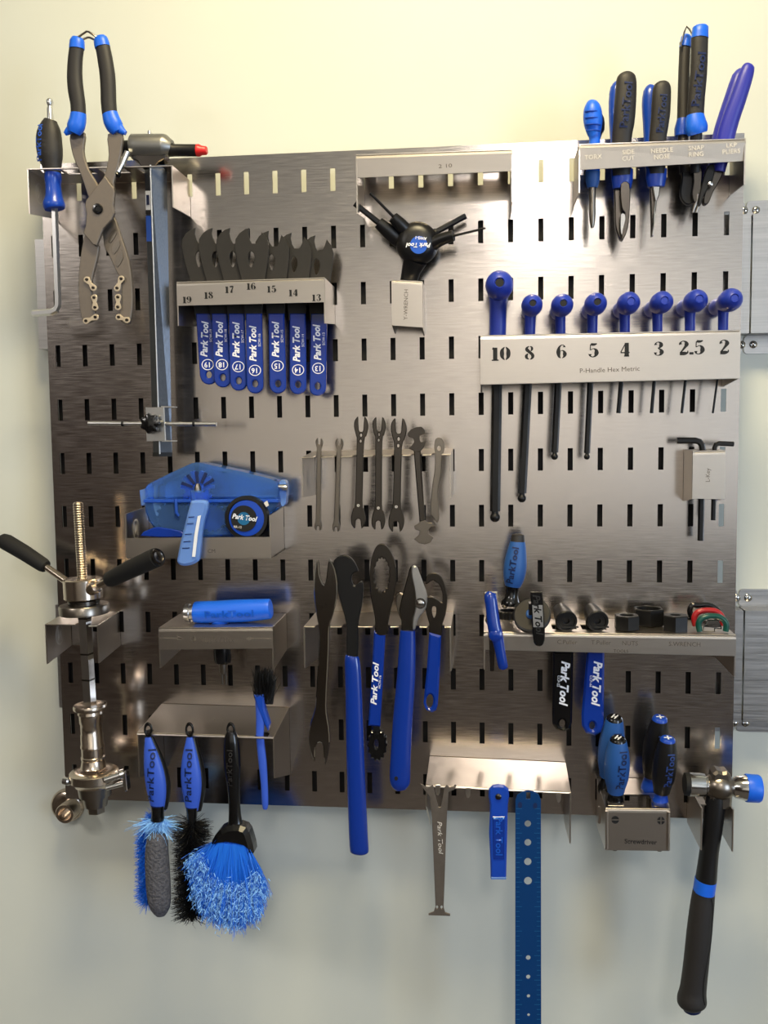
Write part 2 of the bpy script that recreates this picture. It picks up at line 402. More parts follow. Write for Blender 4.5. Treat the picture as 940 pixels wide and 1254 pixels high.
for nm, me in (('top_flange', slabbox(BX0, BX1, .0016, .019, BZ1 - .0016, BZ1)), ('side_flange', slabbox(BX1 - .0016, BX1, .0018, .019, BZ0 + .002, BZ1 - .0018)),
               ('side_flange', slabbox(BX0, BX0 + .0016, .0018, .019, BZ0 + .002, BZ1 - .0018)), ('bottom_flange', slabbox(BX0, BX1, .0016, .019, BZ0, BZ0 + .0016))):
    put(nm, me, 'strip', board)
# mounting strips on the wall behind it
def strip(label, x0, x1, z0, z1, screws):
    y = .0205
    s = thing('mounting_strip', label, 'mounting strip', 900, 300, 0, 'slotted strips on the wall behind the board')
    ho = []
    n0, n1 = math.ceil(x0 / PX), math.floor(x1 / PX)
    for c in range(n0, n1 + 1):
        for r in range(2):
            z = (z0 + z1) / 2 + (.5 - r) * PZ
            if c * PX - .006 > x0 and c * PX + .006 < x1: ho.append((round(c * PX - .0031, 5), round(c * PX + .0031, 5), round(z - .0136, 5), round(z + .0136, 5)))
    put('slotted_face', grid_panel(x0, x1, z0, z1, ho, .0014, y), 'strip', s)
    e = .0222
    for zz in (z0, z1 - .0014): put('return_flange', slabbox(x0, x1, y + .0016, WALLY - .0018, zz, zz + .0014), 'strip', s)
    for za, zb in ((z0 - e, z0), (z1, z1 + e)):
        loop = smooth_corner(x0, x1, za, zb, .005)
        put('wall_flange', slab(loop, [], Vector((0, WALLY - .001, 0)), X, Z, .0014), 'strip', s)
    for sx, sz in screws:
        k = put('screw', sweep_axis(Vector((sx, WALLY - .0015, sz)), -Y, [(0, .0048), (.0012, .0046), (.0026, .0028), (.003, .0001)], 16), 'chrome', s, smooth=True)
        put('screw_slot', box_world(Vector((sx, WALLY - .0046, sz)), (.0024, .0003, .0004)), 'ink', k); put('screw_slot', box_world(Vector((sx, WALLY - .0046, sz)), (.0004, .0003, .0024)), 'ink', k)
    return s
def smooth_corner(x0, x1, z0, z1, r):
    out = []
    for cx, cz, a in ((x1 - r, z1 - r, 0), (x0 + r, z1 - r, 90), (x0 + r, z0 + r, 180), (x1 - r, z0 + r, 270)):
        for k in range(5): t = math.radians(a + 22.5 * k); out.append((cx + r * math.cos(t), cz + r * math.sin(t)))
    return out
za, zb = W(920, 408, -.0205).z, W(920, 262, -.0205).z
zc, zd = W(920, 884, -.0205).z, W(920, 748, -.0205).z
xl, xr = W(46, 380, -.0205).x, W(919, 300, -.0205).x
xs1, xs2 = W(911, 250, -.05).x, W(925.5, 250, -.05).x
strip('long upper steel strip showing behind the board edge, holding the board up', xl, xr, za, zb, [(xs1, zb + .011), (xs1, za - .011), (xl + .012, zb + .011), (xl + .012, za - .011)])
strip('short upper steel strip beside the row of T handles at the right edge', xr + .002, xr + .42, za, zb, [(xs2, zb + .011), (xs2, za - .011)])
strip('long lower steel strip showing behind the board edge near the bottom', W(70, 800, -.0205).x, xr, zc, zd, [(xs1, zd + .011), (xs1, zc - .011)])
strip('short lower steel strip beside the shelf of nuts at the right edge', xr + .002, xr + .42, zc, zd, [(xs2, zd + .011), (xs2, zc - .011)])
# wall standoff, a round flanged disc with a hub
so = thing('wall_standoff', 'round steel disc with a tubular hub behind the lower left board corner', 'standoff', 84, 985, -.05)
c0 = W(84, 985, -.0505)
put('flange', sweep_axis(c0, -Y, [(0, .0235), (.004, .0235), (.007, .0225), (.010, .019), (.011, .012)], 36), 'warm_steel', so, smooth=True)
put('hub', sweep_axis(W(88, 989, -.038), -Y, [(0, .0135), (.0215, .0135), (.023, .0125), (.023, .0092), (.004, .009)], 32), 'warm_steel', so, smooth=True)
# ------------------------------------------------------------------ brackets
def wing_logo(parent, c, r):
    V, Fc = [], []
    for k in range(28):
        for rr in (r, r * .9): a = 2 * math.pi * k / 28; V.append(c + Y * rr * .8 * math.cos(a) + Z * rr * math.sin(a))
    Fc = [[2 * k, 2 * k + 1, (2 * k + 3) % 56, (2 * k + 2) % 56] for k in range(28)]
    put('engraved_ring', mesh(V, Fc), 'pale_etch', parent)
    V = []; Fc = []; w = r * .07
    for (a, b), (e, f) in (((-.3, -.55), (-.3, .5)), ((-.3, .5), (.3, -.5)), ((.3, -.5), (.3, .55))):
        k = len(V); t = Vector((0, e - a, f - b)).normalized(); n = Vector((0, -t.z, t.y)) * w
        p, q = c + Vector((0, -a * r, b * r)), c + Vector((0, -e * r, f * r)); n.y = -n.y
        V += [p + n, p - n, q - n, q + n]; Fc.append([k, k + 1, k + 2, k + 3])
    put('engraved_letter', mesh(V, Fc), 'pale_etch', parent)
def holder(name, label, cat, fl, fr, dep, lip, wl, wr, rise=0.0, notches=(), tops=(), T=.0015, wback=(None, None), logo=None, lipback=0.0, xback=(0, 0), group=None, m='holder', wtop=(0, 0)):
    """fl, fr: front top corners in px; lip: (px y left, px y right) or None; wl, wr: px (x, y) of the wing front bottoms"""
    h = thing(name, label, cat, (fl[0] + fr[0]) / 2, (fl[1] + fr[1]) / 2 + 20, dep * .5, group)
    A, B = W(fl[0], fl[1], dep), W(fr[0], fr[1], dep)
    A2 = Vector((A.x + xback[0], -.0012, A.z + rise)); B2 = Vector((B.x + xback[1], -.0012, B.z + rise))
    u = (B - A).normalized(); v = (A2 - A); v = (v - u * v.dot(u)).normalized(); L = (B - A).length; Dp = (A2 - A).length
    out = [(0, 0)]; hol = []
    for nx, nd, hw, op in sorted(notches):
        x = (W(nx, fl[1], nd).x - A.x)
        if op:
            y = dep - nd + .006
            out += [(x - hw, 0), (x - hw, y - hw * .6), (x - hw * .5, y), (x + hw * .5, y), (x + hw, y - hw * .6), (x + hw, 0)]
        else:
            y = dep - nd; hy = op_default(nd, dep, hw)
            hol.append([(x - hw, y - hy), (x + hw, y - hy), (x + hw, y + hy), (x - hw, y + hy)])
    out += [(L, 0), (L + xback[1], Dp), (xback[0], Dp)]
    put('top_plate', slab(out, hol, A, u, v, T, .0003), m, h)
    if lip:
        C, D = W(fl[0], lip[0], dep), W(fr[0], lip[1], dep)
        C.x, D.x = A.x, B.x
        put('front_lip', bent_lip(A, B, D, C, T, lipback), m, h)
    for w, P, P2, sg, wb, wt in ((wl, A, A2, 1, wback[0], wtop[0]), (wr, B, B2, -1, wback[1], wtop[1])):
        if w is None: continue
        q = W(w[0], w[1], dep); q.x = P.x
        zb = W(wb[0], wb[1], 0).z if wb else q.z - .006
        off = X * (sg * T * .5)
        ps = [P + Z * wt + off, Vector((P.x, P.y, q.z)) + off, Vector((P2.x, -.0012, zb)) + off, Vector((P2.x, -.0012, P2.z + wt)) + off]
        put('side_wing', sheet(ps, T), m, h)
    if logo:
        wing_logo(h, Vector((A.x + T + .0004, -dep * logo[0], W(fl[0], logo[1], dep * logo[0]).z)), logo[2])
    return h
def op_default(nd, dep, hw): return max(.006, min(dep - nd - .004, nd - .006, .014))
def bent_lip(A, B, D, C, T, lb=0.0):
    bmv = []
    n = Vector((0, -1, 0)); r = .0025
    prof = [(0, 0, A), (0, 0, B)]
    V = []; Fc = []
    zA = (A.z - C.z); zB = (B.z - D.z)
    steps = [(r, .0007), (r * .3, r * .25 + .0), (0, r)]
    for P, h in ((A, zA), (B, zB)):
        for (back, down) in ((r * 1.2, -.0007), (r * .5, -.0002), (0, r * .7), (-.0003, r * 1.6)):
            V.append(P + Vector((0, back, -down)))
        V.append(P + Vector((0, -.0003 + lb, -h)))
        V.append(P + Vector((0, -.0003 + T + lb, -h))); V.append(P + Vector((0, r * 1.2, -r * 1.4)))
    k = 7
    for i in range(k): Fc.append([i, (i + 1) % k, k + (i + 1) % k, k + i])
    Fc += [list(range(k)), list(range(k, 2 * k))]
    return mesh(V, Fc)
STEELH = 'holder'
# ================================================================== top left bracket and its tools
tl = holder('tool_bracket', 'steel bracket with open notches at the top left corner of the board', 'bracket', (33, 207), (211, 203), .066, None, (35, 262), (211, 254), rise=.0,
            notches=[(64, .052, .0125, 0), (97, .052, .018, 0), (140, .052, .016, 0), (187, .05, .016, 0)], wback=((66, 268), (236, 266)), logo=(.6, 238, .0125))
# L hex screwdriver
h = thing('bent_hex_driver', 'long bent hex driver with dark handle, blue collar and ball tip, leftmost on the board', 'hex driver', 67, 258, .05)
D = .052
rod('ball_tip', [(61, 121, 2.6, D), (61, 123, 4.0, D), (61, 127, 4.0, D), (61, 130, 2.6, D), (61, 133, 3.6, D), (62, 149, 4.2, D)], 'alu', h, seg=12)
HB = [(62, 147, 8, D), (61, 153, 11, D), (61, 163, 14, D), (61, 178, 15.5, D), (62, 192, 15, D), (64, 206, 11.5, D), (65, 215, 9.6, D)]
rod('handle', HB, 'grip', h, seg=20, flat=.8, sm=3)
put('handle_inlay', join([rod_mesh([(57, 150, 5, D - .003), (53, 163, 7.2, D - .003), (52.5, 178, 7.6, D - .003), (54, 192, 7, D - .003), (58, 206, 5, D - .003)], 12, 1.4, 3)]), 'black', h, smooth=True)
text('ParkTool', 55.6, 179, D, 8.2, 'blue_print', h, ang=86, bold=.02, xs=1.05, wrap=[(p[0] - 2, p[1], p[2] * 1.06, p[3] + .0038) for p in HB], flat=.86)
rod('collar', [(65, 212, 9.6, D), (65, 219, 10.4, D), (65, 226, 9.4, D), (66, 240, 10.2, D), (66, 248, 13, D), (66.5, 253, 13.4, D), (67, 256, 12, D)], 'blue', h, seg=24, sm=2)
rod('hex_shaft', [(66.5, 250, 4.4, D), (71, 366, 4.4, D), (71, 374, 4.4, D), (68.5, 379.5, 4.4, D), (63, 382, 4.4, D), (40, 384, 4.2, D)], 'alu', h, seg=6, smooth=False)
# chain link pliers
p = thing('chain_pliers', 'large grey chain pliers with black grips, blue ends and chain links on the jaws', 'pliers', 120, 256, .05)
D = .076
for gx in (-1, 1):
    if gx < 0:
        g = [(94, 58, 9.0, D), (92, 75, 9.2, D), (91.5, 95, 9.6, D), (93, 112, 9.8, D), (95.5, 128, 9.4, D), (96, 142, 9.4, D)]
        cap = [(95, 46, 6.5, D), (94.5, 50, 9.0, D), (94, 60, 9.6, D)]
        fl = [(96, 139, 9.7, D), (95, 148, 10.6, D), (92.5, 156, 11, D), (90, 163, 8, D)]; ft = [(88, 157, 6, D), (82, 162, 4, D), (79.5, 164, 2.6, D)]
    else:
        g = [(125.5, 56, 9.0, D), (128.5, 72, 9.4, D), (131.5, 92, 9.6, D), (132.5, 110, 9.6, D), (133, 126, 9.6, D), (134.5, 142, 9.4, D)]
        cap = [(122.5, 45, 6.5, D), (123.5, 49, 9.0, D), (125.5, 58, 9.6, D)]
        fl = [(134.5, 139, 9.7, D), (137, 148, 10.8, D), (141, 156, 10.4, D), (144, 162, 7, D)]; ft = [(145, 156, 6.4, D), (150, 161, 4.4, D), (154, 163, 2.6, D)]
    gr = rod('grip', g, 'grip', p, seg=18, flat=.75, sm=3)
    rod('grip_cap', cap, 'bright_blue', gr, seg=18, flat=.8, sm=2)
    put('grip_flange', join([rod_mesh(fl, 18, .8, 2), rod_mesh(ft, 14, .9, 1)]), 'bright_blue', gr, smooth=True)
rod('spring', [(92, 51, 1.3, D + .004), (95, 46, 1.3, D + .004), (106, 38.5, 1.3, D + .004), (109, 39, 1.3, D + .004), (119, 46, 1.3, D + .004), (121, 49, 1.3, D + .004), (118, 50, 1.3, D - .002), (110, 46, 1.3, D - .004), (107, 46, 1.3, D - .004), (100, 49, 1.3, D - .002)], 'steel', p, seg=8)
la = smooth_loop([(87, 164), (104, 163), (103, 185), (108, 205), (121, 228), (133, 258), (126, 262), (112, 248), (100, 215), (90, 190)], 3)
plate('handle_arm', la, .066, .006, 'plier_steel', p, bev=.001)
ra = smooth_loop([(133, 165), (150, 164), (149, 185), (145, 205), (140, 225), (141, 235), (130, 240), (122, 232), (130, 212), (134, 190)], 3)
plate('handle_arm', ra, .074, .006, 'plier_steel', p, bev=.001)
rj = smooth_loop([(126, 258), (140, 265), (149, 290), (158, 318), (162, 345), (163, 372), (160, 394), (154, 397), (147, 390), (150, 372), (149, 345), (142, 330), (134, 312), (128, 300)], 3)
j2 = plate('jaw', rj, .066, .006, 'plier_steel', p, bev=.001)
put('jaw_groove', join([plate_mesh(smooth_loop(q, 2), .0695, .0008, bev=0) for q in ([(133, 292), (140, 280), (143, 285), (136, 297)], [(137, 303), (144, 292), (147, 300), (140, 311)], [(141, 318), (148, 306), (151, 315), (144, 327)])]), 'steel', j2)
lj = smooth_loop([(107, 284), (118, 301), (122, 302), (119, 320), (114, 340), (113, 356), (116, 378), (117, 391), (108, 396), (102, 394), (98, 372), (97, 345), (100, 312)], 3)
plate('jaw', lj, .071, .006, 'plier_steel', p, bev=.001)
plate('pivot_plate', [(129, 216), (140, 231), (141, 236), (139.5, 252), (140.5, 262), (137, 270), (127, 281), (119, 301), (115, 300), (103, 286), (106, 276), (107, 262), (105, 252), (106, 246)], .0795, .005, 'plier_steel', p, bev=.0008)
rod_c = W(120, 256, .0815)
bo = put('pivot_bolt', sweep_axis(rod_c, -Y, [(0, .0062), (.002, .0062), (.0032, .0052), (.0034, .003), (.0024, .0028)], 24), 'gloss_black', p, smooth=True)
def links(seq, d):
    for (x0, y0), (x1, y1) in zip(seq[:-1:1], seq[1:]):
        if abs(y1 - y0) < 2 and abs(x1 - x0) < 2: continue
        dx, dy = x1 - x0, y1 - y0; L = math.hypot(dx, dy); ux, uy = dx / L, dy / L; out = []
        a0 = math.atan2(uy, ux)
        for k in range(9): a = a0 + math.pi * .5 + math.pi * k / 8; out.append((x0 + 4 * math.cos(a), y0 + 4 * math.sin(a)))
        mx, my = (x0 + x1) / 2, (y0 + y1) / 2
        out.append((mx + uy * 2.1, my - ux * 2.1))
        for k in range(9): a = a0 - math.pi * .5 + math.pi * k / 8; out.append((x1 + 4 * math.cos(a), y1 + 4 * math.sin(a)))
        out.append((mx - uy * 2.1, my + ux * 2.1))
        lk = plate('chain_link', out, d, .0014, 'nickel', p, bev=.0003, holes=[ell(x0, y0, 1.7, n=10), ell(x1, y1, 1.7, n=10)])
        for x, y in ((x0, y0), (x1, y1)):
            put('chain_pin', sweep_axis(W(x, y, d - .001), -Y, [(0, .0015), (.0028, .0015)], 10), 'dark_steel', lk, smooth=True)
links([(106.5, 342.5), (114.5, 352.5)], .0765); links([(115.5, 364.5), (116.5, 376.5)], .0765); links([(117, 388.5), (105.5, 393)], .0765)
links([(148.5, 341.5), (143.5, 353)], .0715); links([(144.5, 364), (144.5, 376)], .0715); links([(145.5, 388.5), (155.5, 392)], .0715)
# derailleur hanger alignment gauge
g = thing('alignment_gauge', 'hanger alignment gauge with grey head, red tipped spindle and long square bar', 'gauge', 190, 200, .05)
D = .052
rod('head', [(161, 180, 13.5, D), (162.5, 180, 15.2, D), (200, 180, 15.2, D), (203, 180, 14.4, D), (211, 181, 8.5, D)], 'grey_metal', g, seg=28)
rod('collar', [(145, 182, 8.5, D), (148, 182, 9.4, D), (163, 181.5, 9.6, D)], 'oxide', g, seg=20)
rod('spindle', [(207, 183.5, 8, D), (211, 183.5, 8, D), (213, 184, 7.2, D), (242, 184.2, 7.2, D)], 'oxide', g, seg=20)
rod('red_tip', [(241, 184.2, 7.4, D), (244, 184.2, 7.4, D), (247, 184.2, 5.6, D), (252, 184.4, 5.2, D), (253.5, 184.4, 4.0, D)], 'red', g, seg=16)['label'] = 'red spindle tip'
rod('top_pin', [(183, 170, 2.4, D), (183, 161.5, 2.4, D), (183, 160, 1.6, D)], 'alu', g, seg=12)
rod('clamp_lever', [(156, 186, 3.6, D + .016), (150, 200, 3.6, D + .018), (144.5, 211, 3.2, D + .02)], 'alu', g, seg=20)
rod('lever_ball', [(144.5, 210, 3, D + .02), (143.5, 213.5, 5.2, D + .02), (142.5, 217, 3, D + .02)], 'gloss_black', g, seg=14, sm=2)
plate('yoke', [(164, 192), (205, 192), (204, 197), (197, 201), (192, 207), (176, 207), (172, 200), (165, 197)], D, .018, 'dark_steel', g, bev=.001)
DB = (.048, .062, .050)
def bar_pts(y, ls): return [W(ls[0], y, DB[0]), W(ls[1], y, DB[1]), W(ls[2], y, DB[2])]
t3, b3 = bar_pts(202, (177, 184, 204)), bar_pts(556, (187.5, 195.5, 210.5))
def prism(t, b):
    t = list(t) + [t[0] + t[2] - t[1]]; b = list(b) + [b[0] + b[2] - b[1]]
    return mesh(t + b, [[0, 1, 2, 3], [7, 6, 5, 4]] + [[i, 4 + i, 4 + (i + 1) % 4, (i + 1) % 4] for i in range(4)])
put('square_bar', prism(t3, b3), 'bar_side', g)
put('bar_edge', sweep([t3[1], b3[1]], [.0011, .0011], 8), 'alu', g, smooth=True)
e3 = bar_pts(554, (187, 195.3, 211)); e4 = bar_pts(559, (187, 195.5, 211))
put('end_cap', prism([v - Y * .0008 for v in e3], [v - Y * .0008 for v in e4]), 'black', g)
def on_left_face(y0, y1, a, b):
    f = (y0 - 202) / 354, (y1 - 202) / 354
    P = []
    for ff, s in ((f[0], a), (f[0], b), (f[1], b), (f[1], a)):
        L = t3[0].lerp(b3[0], ff); E = t3[1].lerp(b3[1], ff); P.append(L.lerp(E, s) + Vector((-.0004, -.0004, 0)))
    return P
lab = put('maker_sticker', mesh(on_left_face(233, 256, .06, .92), [[0, 1, 2, 3]], False), 'white', g)
put('sticker_panel', mesh([v + Vector((-.0002, -.0002, 0)) for v in on_left_face(263, 294, .06, .92)], [[0, 1, 2, 3]], False), 'blue_print', lab)
put('sticker_logo', mesh([v + Vector((-.0003, -.0003, 0)) for v in on_left_face(238, 250, .25, .75)], [[0, 1, 2, 3]], False), 'dark_blue_print', lab)
put('sticker_band', mesh([v + Vector((-.0003, -.0003, 0)) for v in on_left_face(257, 261, .06, .92)], [[0, 1, 2, 3]], False), 'ink', lab)
sl = plate('slider', [(178.5, 499), (201, 498.5), (203, 540), (180, 540.5)], .0725, .0025, 'alu', g, bev=.0004)
for yy in (498.5, 540): plate('slider_flange', [(200, yy - 1), (214, yy - .6), (214, yy + .6), (201, yy + 1)], .064, .018, 'alu', sl, bev=0)
kn = W(187, 518.5, .0745)
lob = [(12.2 + 1.3 * math.cos(7 * a)) for a in [2 * math.pi * k / 56 for k in range(56)]]
kv = [[kn + X * (r * S(.08) * math.cos(2 * math.pi * k / 56) * q) + Z * (r * S(.08) * math.sin(2 * math.pi * k / 56) * q) - Y * h_ for k, r in enumerate(lob)] for h_, q in ((0, .7), (.003, .95), (.008, 1), (.0115, .92), (.013, .6))]
put('knob', mesh([v for r in kv for v in r], [[i * 56 + k, i * 56 + (k + 1) % 56, (i + 1) * 56 + (k + 1) % 56, (i + 1) * 56 + k] for i in range(4) for k in range(56)] + [list(range(56)), list(range(224, 280))]), 'gloss_black', g, smooth=True)
ro = rod('feeler_rod', [(108, 518.5, 2.6, .0705), (265, 519.5, 2.6, .0705)], 'alu', g, seg=12)
for xx in (150.5, 237.5): rod('o_ring', [(xx - 1.3, 519, 3.6, .0705), (xx + 1.3, 519, 3.6, .0705)], 'black', ro, seg=12)
# ================================================================== cone wrenches
nx_ = [251, 269, 290, 311, 338, 365, 390]
cw = holder('wrench_rack', 'steel rack numbered 19 to 13 holding the flat cone wrenches', 'tool rack', (216, 346), (397.5, 340.5), .072, (374.5, 370), (216.6, 399), (397.5, 396), rise=0,
            notches=[(nx_[i], .048, .0122 if i < 4 else .0125, 0) for i in ()], wback=((238, 400), (411, 397)))
for s, x, y in (('19', 229, 367), ('18', 255.5, 361.5), ('17', 281, 354.5), ('16', 307.5, 350.5), ('15', 332.5, 354), ('14', 359, 358.5), ('13', 387.5, 364.5)):
    numerals(s, x, y, .0725, 8.2, 'ink', cw)
TPL = [(297, 392), (297, 345), (291, 322), (287.5, 303), (288.5, 293), (293, 286), (299, 281.5), (305, 279.3), (304, 286), (305.5, 293), (308.5, 298.5), (315, 298.5), (318, 292), (320.5, 284.3), (326, 291), (330, 301), (329, 315), (324.5, 345), (324.5, 392)]
specs = [(19, 247, 250, 256, 471, 0, .034), (18, 267.5, 269, 273, 474.5, 0, .0395), (17, 289, 290, 292.5, 478.5, 0, .045), (16, 312, 311, 312.5, 482, 0, .0505), (15, 336.5, 338.5, 340.5, 482, 3.5, .045), (14, 364, 364.5, 365, 483, 6, .0395), (13, 392, 390.5, 389, 485, 9, .034)]
lbl = {19: 'leftmost of the row', 18: 'second from the left', 17: 'third from the left', 16: 'the middle and frontmost of the row', 15: 'third from the right', 14: 'second from the right', 13: 'rightmost and hanging lowest'}
TXT = {19: (416, 446.5), 18: (416, 446.5), 17: (417, 449), 16: (421.5, 453.5), 15: (416.5, 448), 14: (422, 453), 13: (420, 451)}
for n_, xh, xm, xb, yb, dy, D in specs:
    t = thing('cone_wrench', 'flat cone wrench with blue handle marked %d, %s' % (n_, lbl[n_]), 'wrench', xm, 385, D, 'blue handled cone wrenches in the numbered rack')
    ax = lambda y: xh + (xm - xh) * (y - 298) / 90 if y < 388 else xm + (xb - xm) * (y - 388) / (yb - 388)
    k = .92 if n_ == 13 else 1
    hd = [((x - 312) * (k if y < 350 else .72) + ax(y), y + dy if y < 350 else y) for x, y in TPL]
    drop = [((x - 312) + ax(y), y + dy) for x, y in smooth_loop([(307, 308), (311, 311), (312, 318), (309.5, 326), (307, 327), (305, 322), (304, 314)], 3)]
    plate('wrench_head', hd, D, .0026, 'cone_steel', t, holes=[drop], bev=.0004)
    w = 10.2
    ho = [(ax(384) - w * .95, 384), (ax(384) + w * .95, 384), (ax(yb - 11) + w, yb - 11)] + [(xb + w * math.cos(a), yb - 10 + 10 * math.sin(a)) for a in [math.pi * i / 10 for i in range(1, 10)]] + [(ax(yb - 11) - w, yb - 11)]
    hs = plate('handle_sleeve', ho, D, .0048, 'deep_blue', t, holes=[ell(xb, yb - 12, 3.6, 4.4, 16)], bev=.0012)
    text('Park Tool', ax(419) - 1.5, TXT[n_][0], D + .0024, 8.6, 'white', hs, ang=90 - (xb - xm) * .6, bold=.034, shear=.25, xs=.88)
    text('SCW-%d' % n_, ax(415) + 6.3, TXT[n_][0] - 5, D + .0024, 3.2, 'white', hs, ang=90, bold=0)
    ring_print(ax(TXT[n_][1]), TXT[n_][1], 7.4, .9, D + .0024, 'white', hs, ry=6.8)
    text(str(n_), ax(TXT[n_][1]), TXT[n_][1], D + .0024, 6.4, 'white', hs, ang=180, bold=.02, name='size_number')
# ================================================================== empty top bracket and the pliers bracket
eb = holder('tool_bracket', 'empty steel bracket at the top centre of the board', 'bracket', (435.5, 190), (627.5, 183), .064, (217, 208.5), (436, 262), (627.5, 247), rise=.0,
            notches=[(x, .04, .010, 0) for x in (462, 495, 531, 567, 602)], wback=((446, 268), (625, 262)), lipback=.0028)
text('2 10', 545, 203.5, .0630, 4.5, 'etch', eb, ang=2, bold=0, xs=1.5)
pb = holder('tool_bracket', 'steel bracket holding pliers and cutters in the upper right corner', 'bracket', (708.5, 177), (913, 170), .064, (207, 196), (707.8, 236), (912, 226), rise=.0,
            notches=[(x, .04, .0115, 0) for x in (725, 762, 804, 849, 890)], wback=((696, 252), (892, 240)), lipback=.0036)
for s, s2, x, y in (('TORX', '', 726, 192.5), ('SIDE', 'CUT', 769, 190), ('NEEDLE', 'NOSE', 810, 188), ('SNAP', 'RING', 852, 185), ('LKP', 'PLIERS', 895, 181.5)):
    text(s, x, y - (3.6 if s2 else 0), .0641, 5.2, 'pale_etch', pb, ang=2, bold=0)
    if s2: text(s2, x, y + 4.2, .0631, 5.2, 'pale_etch', pb, ang=2, bold=0)
# a) round handled driver
t = thing('star_driver', 'small bright blue ribbed driver, leftmost in the upper right bracket', 'screwdriver', 725, 228, .04)
D = .042
rod('rear_grip', [(731, 138, 4, D - .006), (733, 146, 6, D - .006), (733, 158, 6.5, D - .006), (729, 170, 5.5, D - .006), (727, 212, 6, D - .002)], 'black', t, seg=16, sm=2)
HP = [(724.5, 122.5, 2.5, D), (724.5, 125, 6, D), (725, 132, 9.6, D), (725.5, 142, 11, D), (726, 152, 10.6, D), (727, 162, 8.2, D), (728, 170, 6.5, D), (726.5, 190, 7, D), (725.5, 213, 8.4, D)]
rod('handle', HP, 'bright_blue', t, seg=20, sm=3)
put('handle_rib', join([rod_mesh([(x - 9, y + .5, 1.0, D + .0062), (x - 5, y, 1.0, D + .0095), (x, y - .4, 1.0, D + .0112), (x + 5, y, 1.0, D + .0095), (x + 9, y + .8, 1.0, D + .0062)], 6) for x, y in ((725, 136), (725.5, 144), (726, 152), (726.5, 159.5))]), 'blue', t, smooth=True)
rod('collar', [(725.5, 211, 8.6, D), (725.3, 222, 8.2, D), (725, 230, 6, D)], 'handle_blue', t, seg=18)
rod('blade', [(725.2, 228, 3.8, D), (725, 262, 3.8, D), (725, 272, 3.2, D), (724.8, 279, 1.8, D)], 'steel', t, seg=12)
# b) side cutters
t = thing('side_cutters', 'side cutting pliers with black and blue grips, second from left in the upper right bracket', 'pliers', 762, 235, .04)
rod('rear_grip', [(757, 101, 4, .026), (755, 108, 7.5, .026), (754, 125, 8.5, .026), (754.5, 150, 8.5, .026), (756, 175, 8.4, .026), (757, 215, 7, .028)], 'blue', t, seg=16, sm=2)
HP = [(766.5, 88, 4, .05), (766.6, 91, 8.4, .05), (766.6, 97, 11.2, .05), (766.3, 110, 12, .05), (765, 130, 12.4, .05), (763.5, 150, 12.2, .049), (761, 172, 11.2, .047), (761, 215, 11, .042)]
rod('front_grip', HP, 'grip', t, seg=20, flat=.7, sm=3)
text('ParkTool', 765.5, 131, .05, 9.5, 'dark_blue_print', t, ang=84, bold=.02, wrap=HP, flat=.72, xs=1.05)
rod('grip_flange', [(761.5, 208, 12.6, .041), (761.5, 220, 12.4, .041), (761, 231, 10.5, .041)], 'blue', t, seg=18, flat=.6)
plate('jaw', smooth_loop([(752, 226), (760, 226), (761, 250), (762, 290), (760, 295), (756, 290), (752.5, 275), (752, 250)], 3), .036, .008, 'dark_steel', t, bev=.001)
plate('jaw', smooth_loop([(759, 226), (770, 226), (770.5, 255), (768, 280), (763, 293), (760, 294), (760.5, 270), (764, 262), (760, 255)], 3), .044, .008, 'dark_steel', t, bev=.001)
plate('cutting_edge', smooth_loop([(760, 263), (764, 262), (765.5, 268), (762.5, 280), (761, 288), (759.5, 280)], 2), .0485, .0012, 'chrome', t, bev=.0002)
# c) needle nose pliers
t = thing('needle_nose_pliers', 'needle nose pliers with slim pointed jaws, third from left in the upper right bracket', 'pliers', 803, 230, .04)
rod('rear_grip', [(798, 105, 4, .026), (796, 112, 8, .026), (795, 130, 8.8, .026), (796, 150, 8.6, .026), (797, 175, 8.4, .026), (798, 215, 7, .028)], 'blue', t, seg=16, sm=2)
HP = [(810, 99.5, 4, .05), (810.2, 102.5, 8, .05), (810.2, 109, 10.2, .05), (809.5, 122, 10.8, .05), (808.5, 140, 10.8, .049), (806.5, 158, 10.2, .048), (805, 172, 9.8, .047), (803.5, 213, 10, .042)]
rod('front_grip', HP, 'grip', t, seg=20, flat=.7, sm=3)
text('ParkTool', 809, 141, .05, 8.6, 'dark_blue_print', t, ang=85, bold=.02, wrap=HP, flat=.72, xs=.95)
rod('grip_flange', [(803.5, 207, 12, .041), (803, 218, 11.8, .041), (803, 229, 9.6, .041)], 'blue', t, seg=18, flat=.6)
plate('jaw', [(795, 226), (803, 226), (802, 248), (799.5, 270), (798.2, 290), (796.6, 290.5), (796, 262)], .038, .007, 'dark_steel', t, bev=.001)
plate('jaw', [(798, 228.5), (808, 228.5), (806.5, 240), (803.5, 247), (801.5, 268), (799, 290), (798, 290), (799, 262), (801, 247)], .044, .006, 'chrome', t, bev=.001)
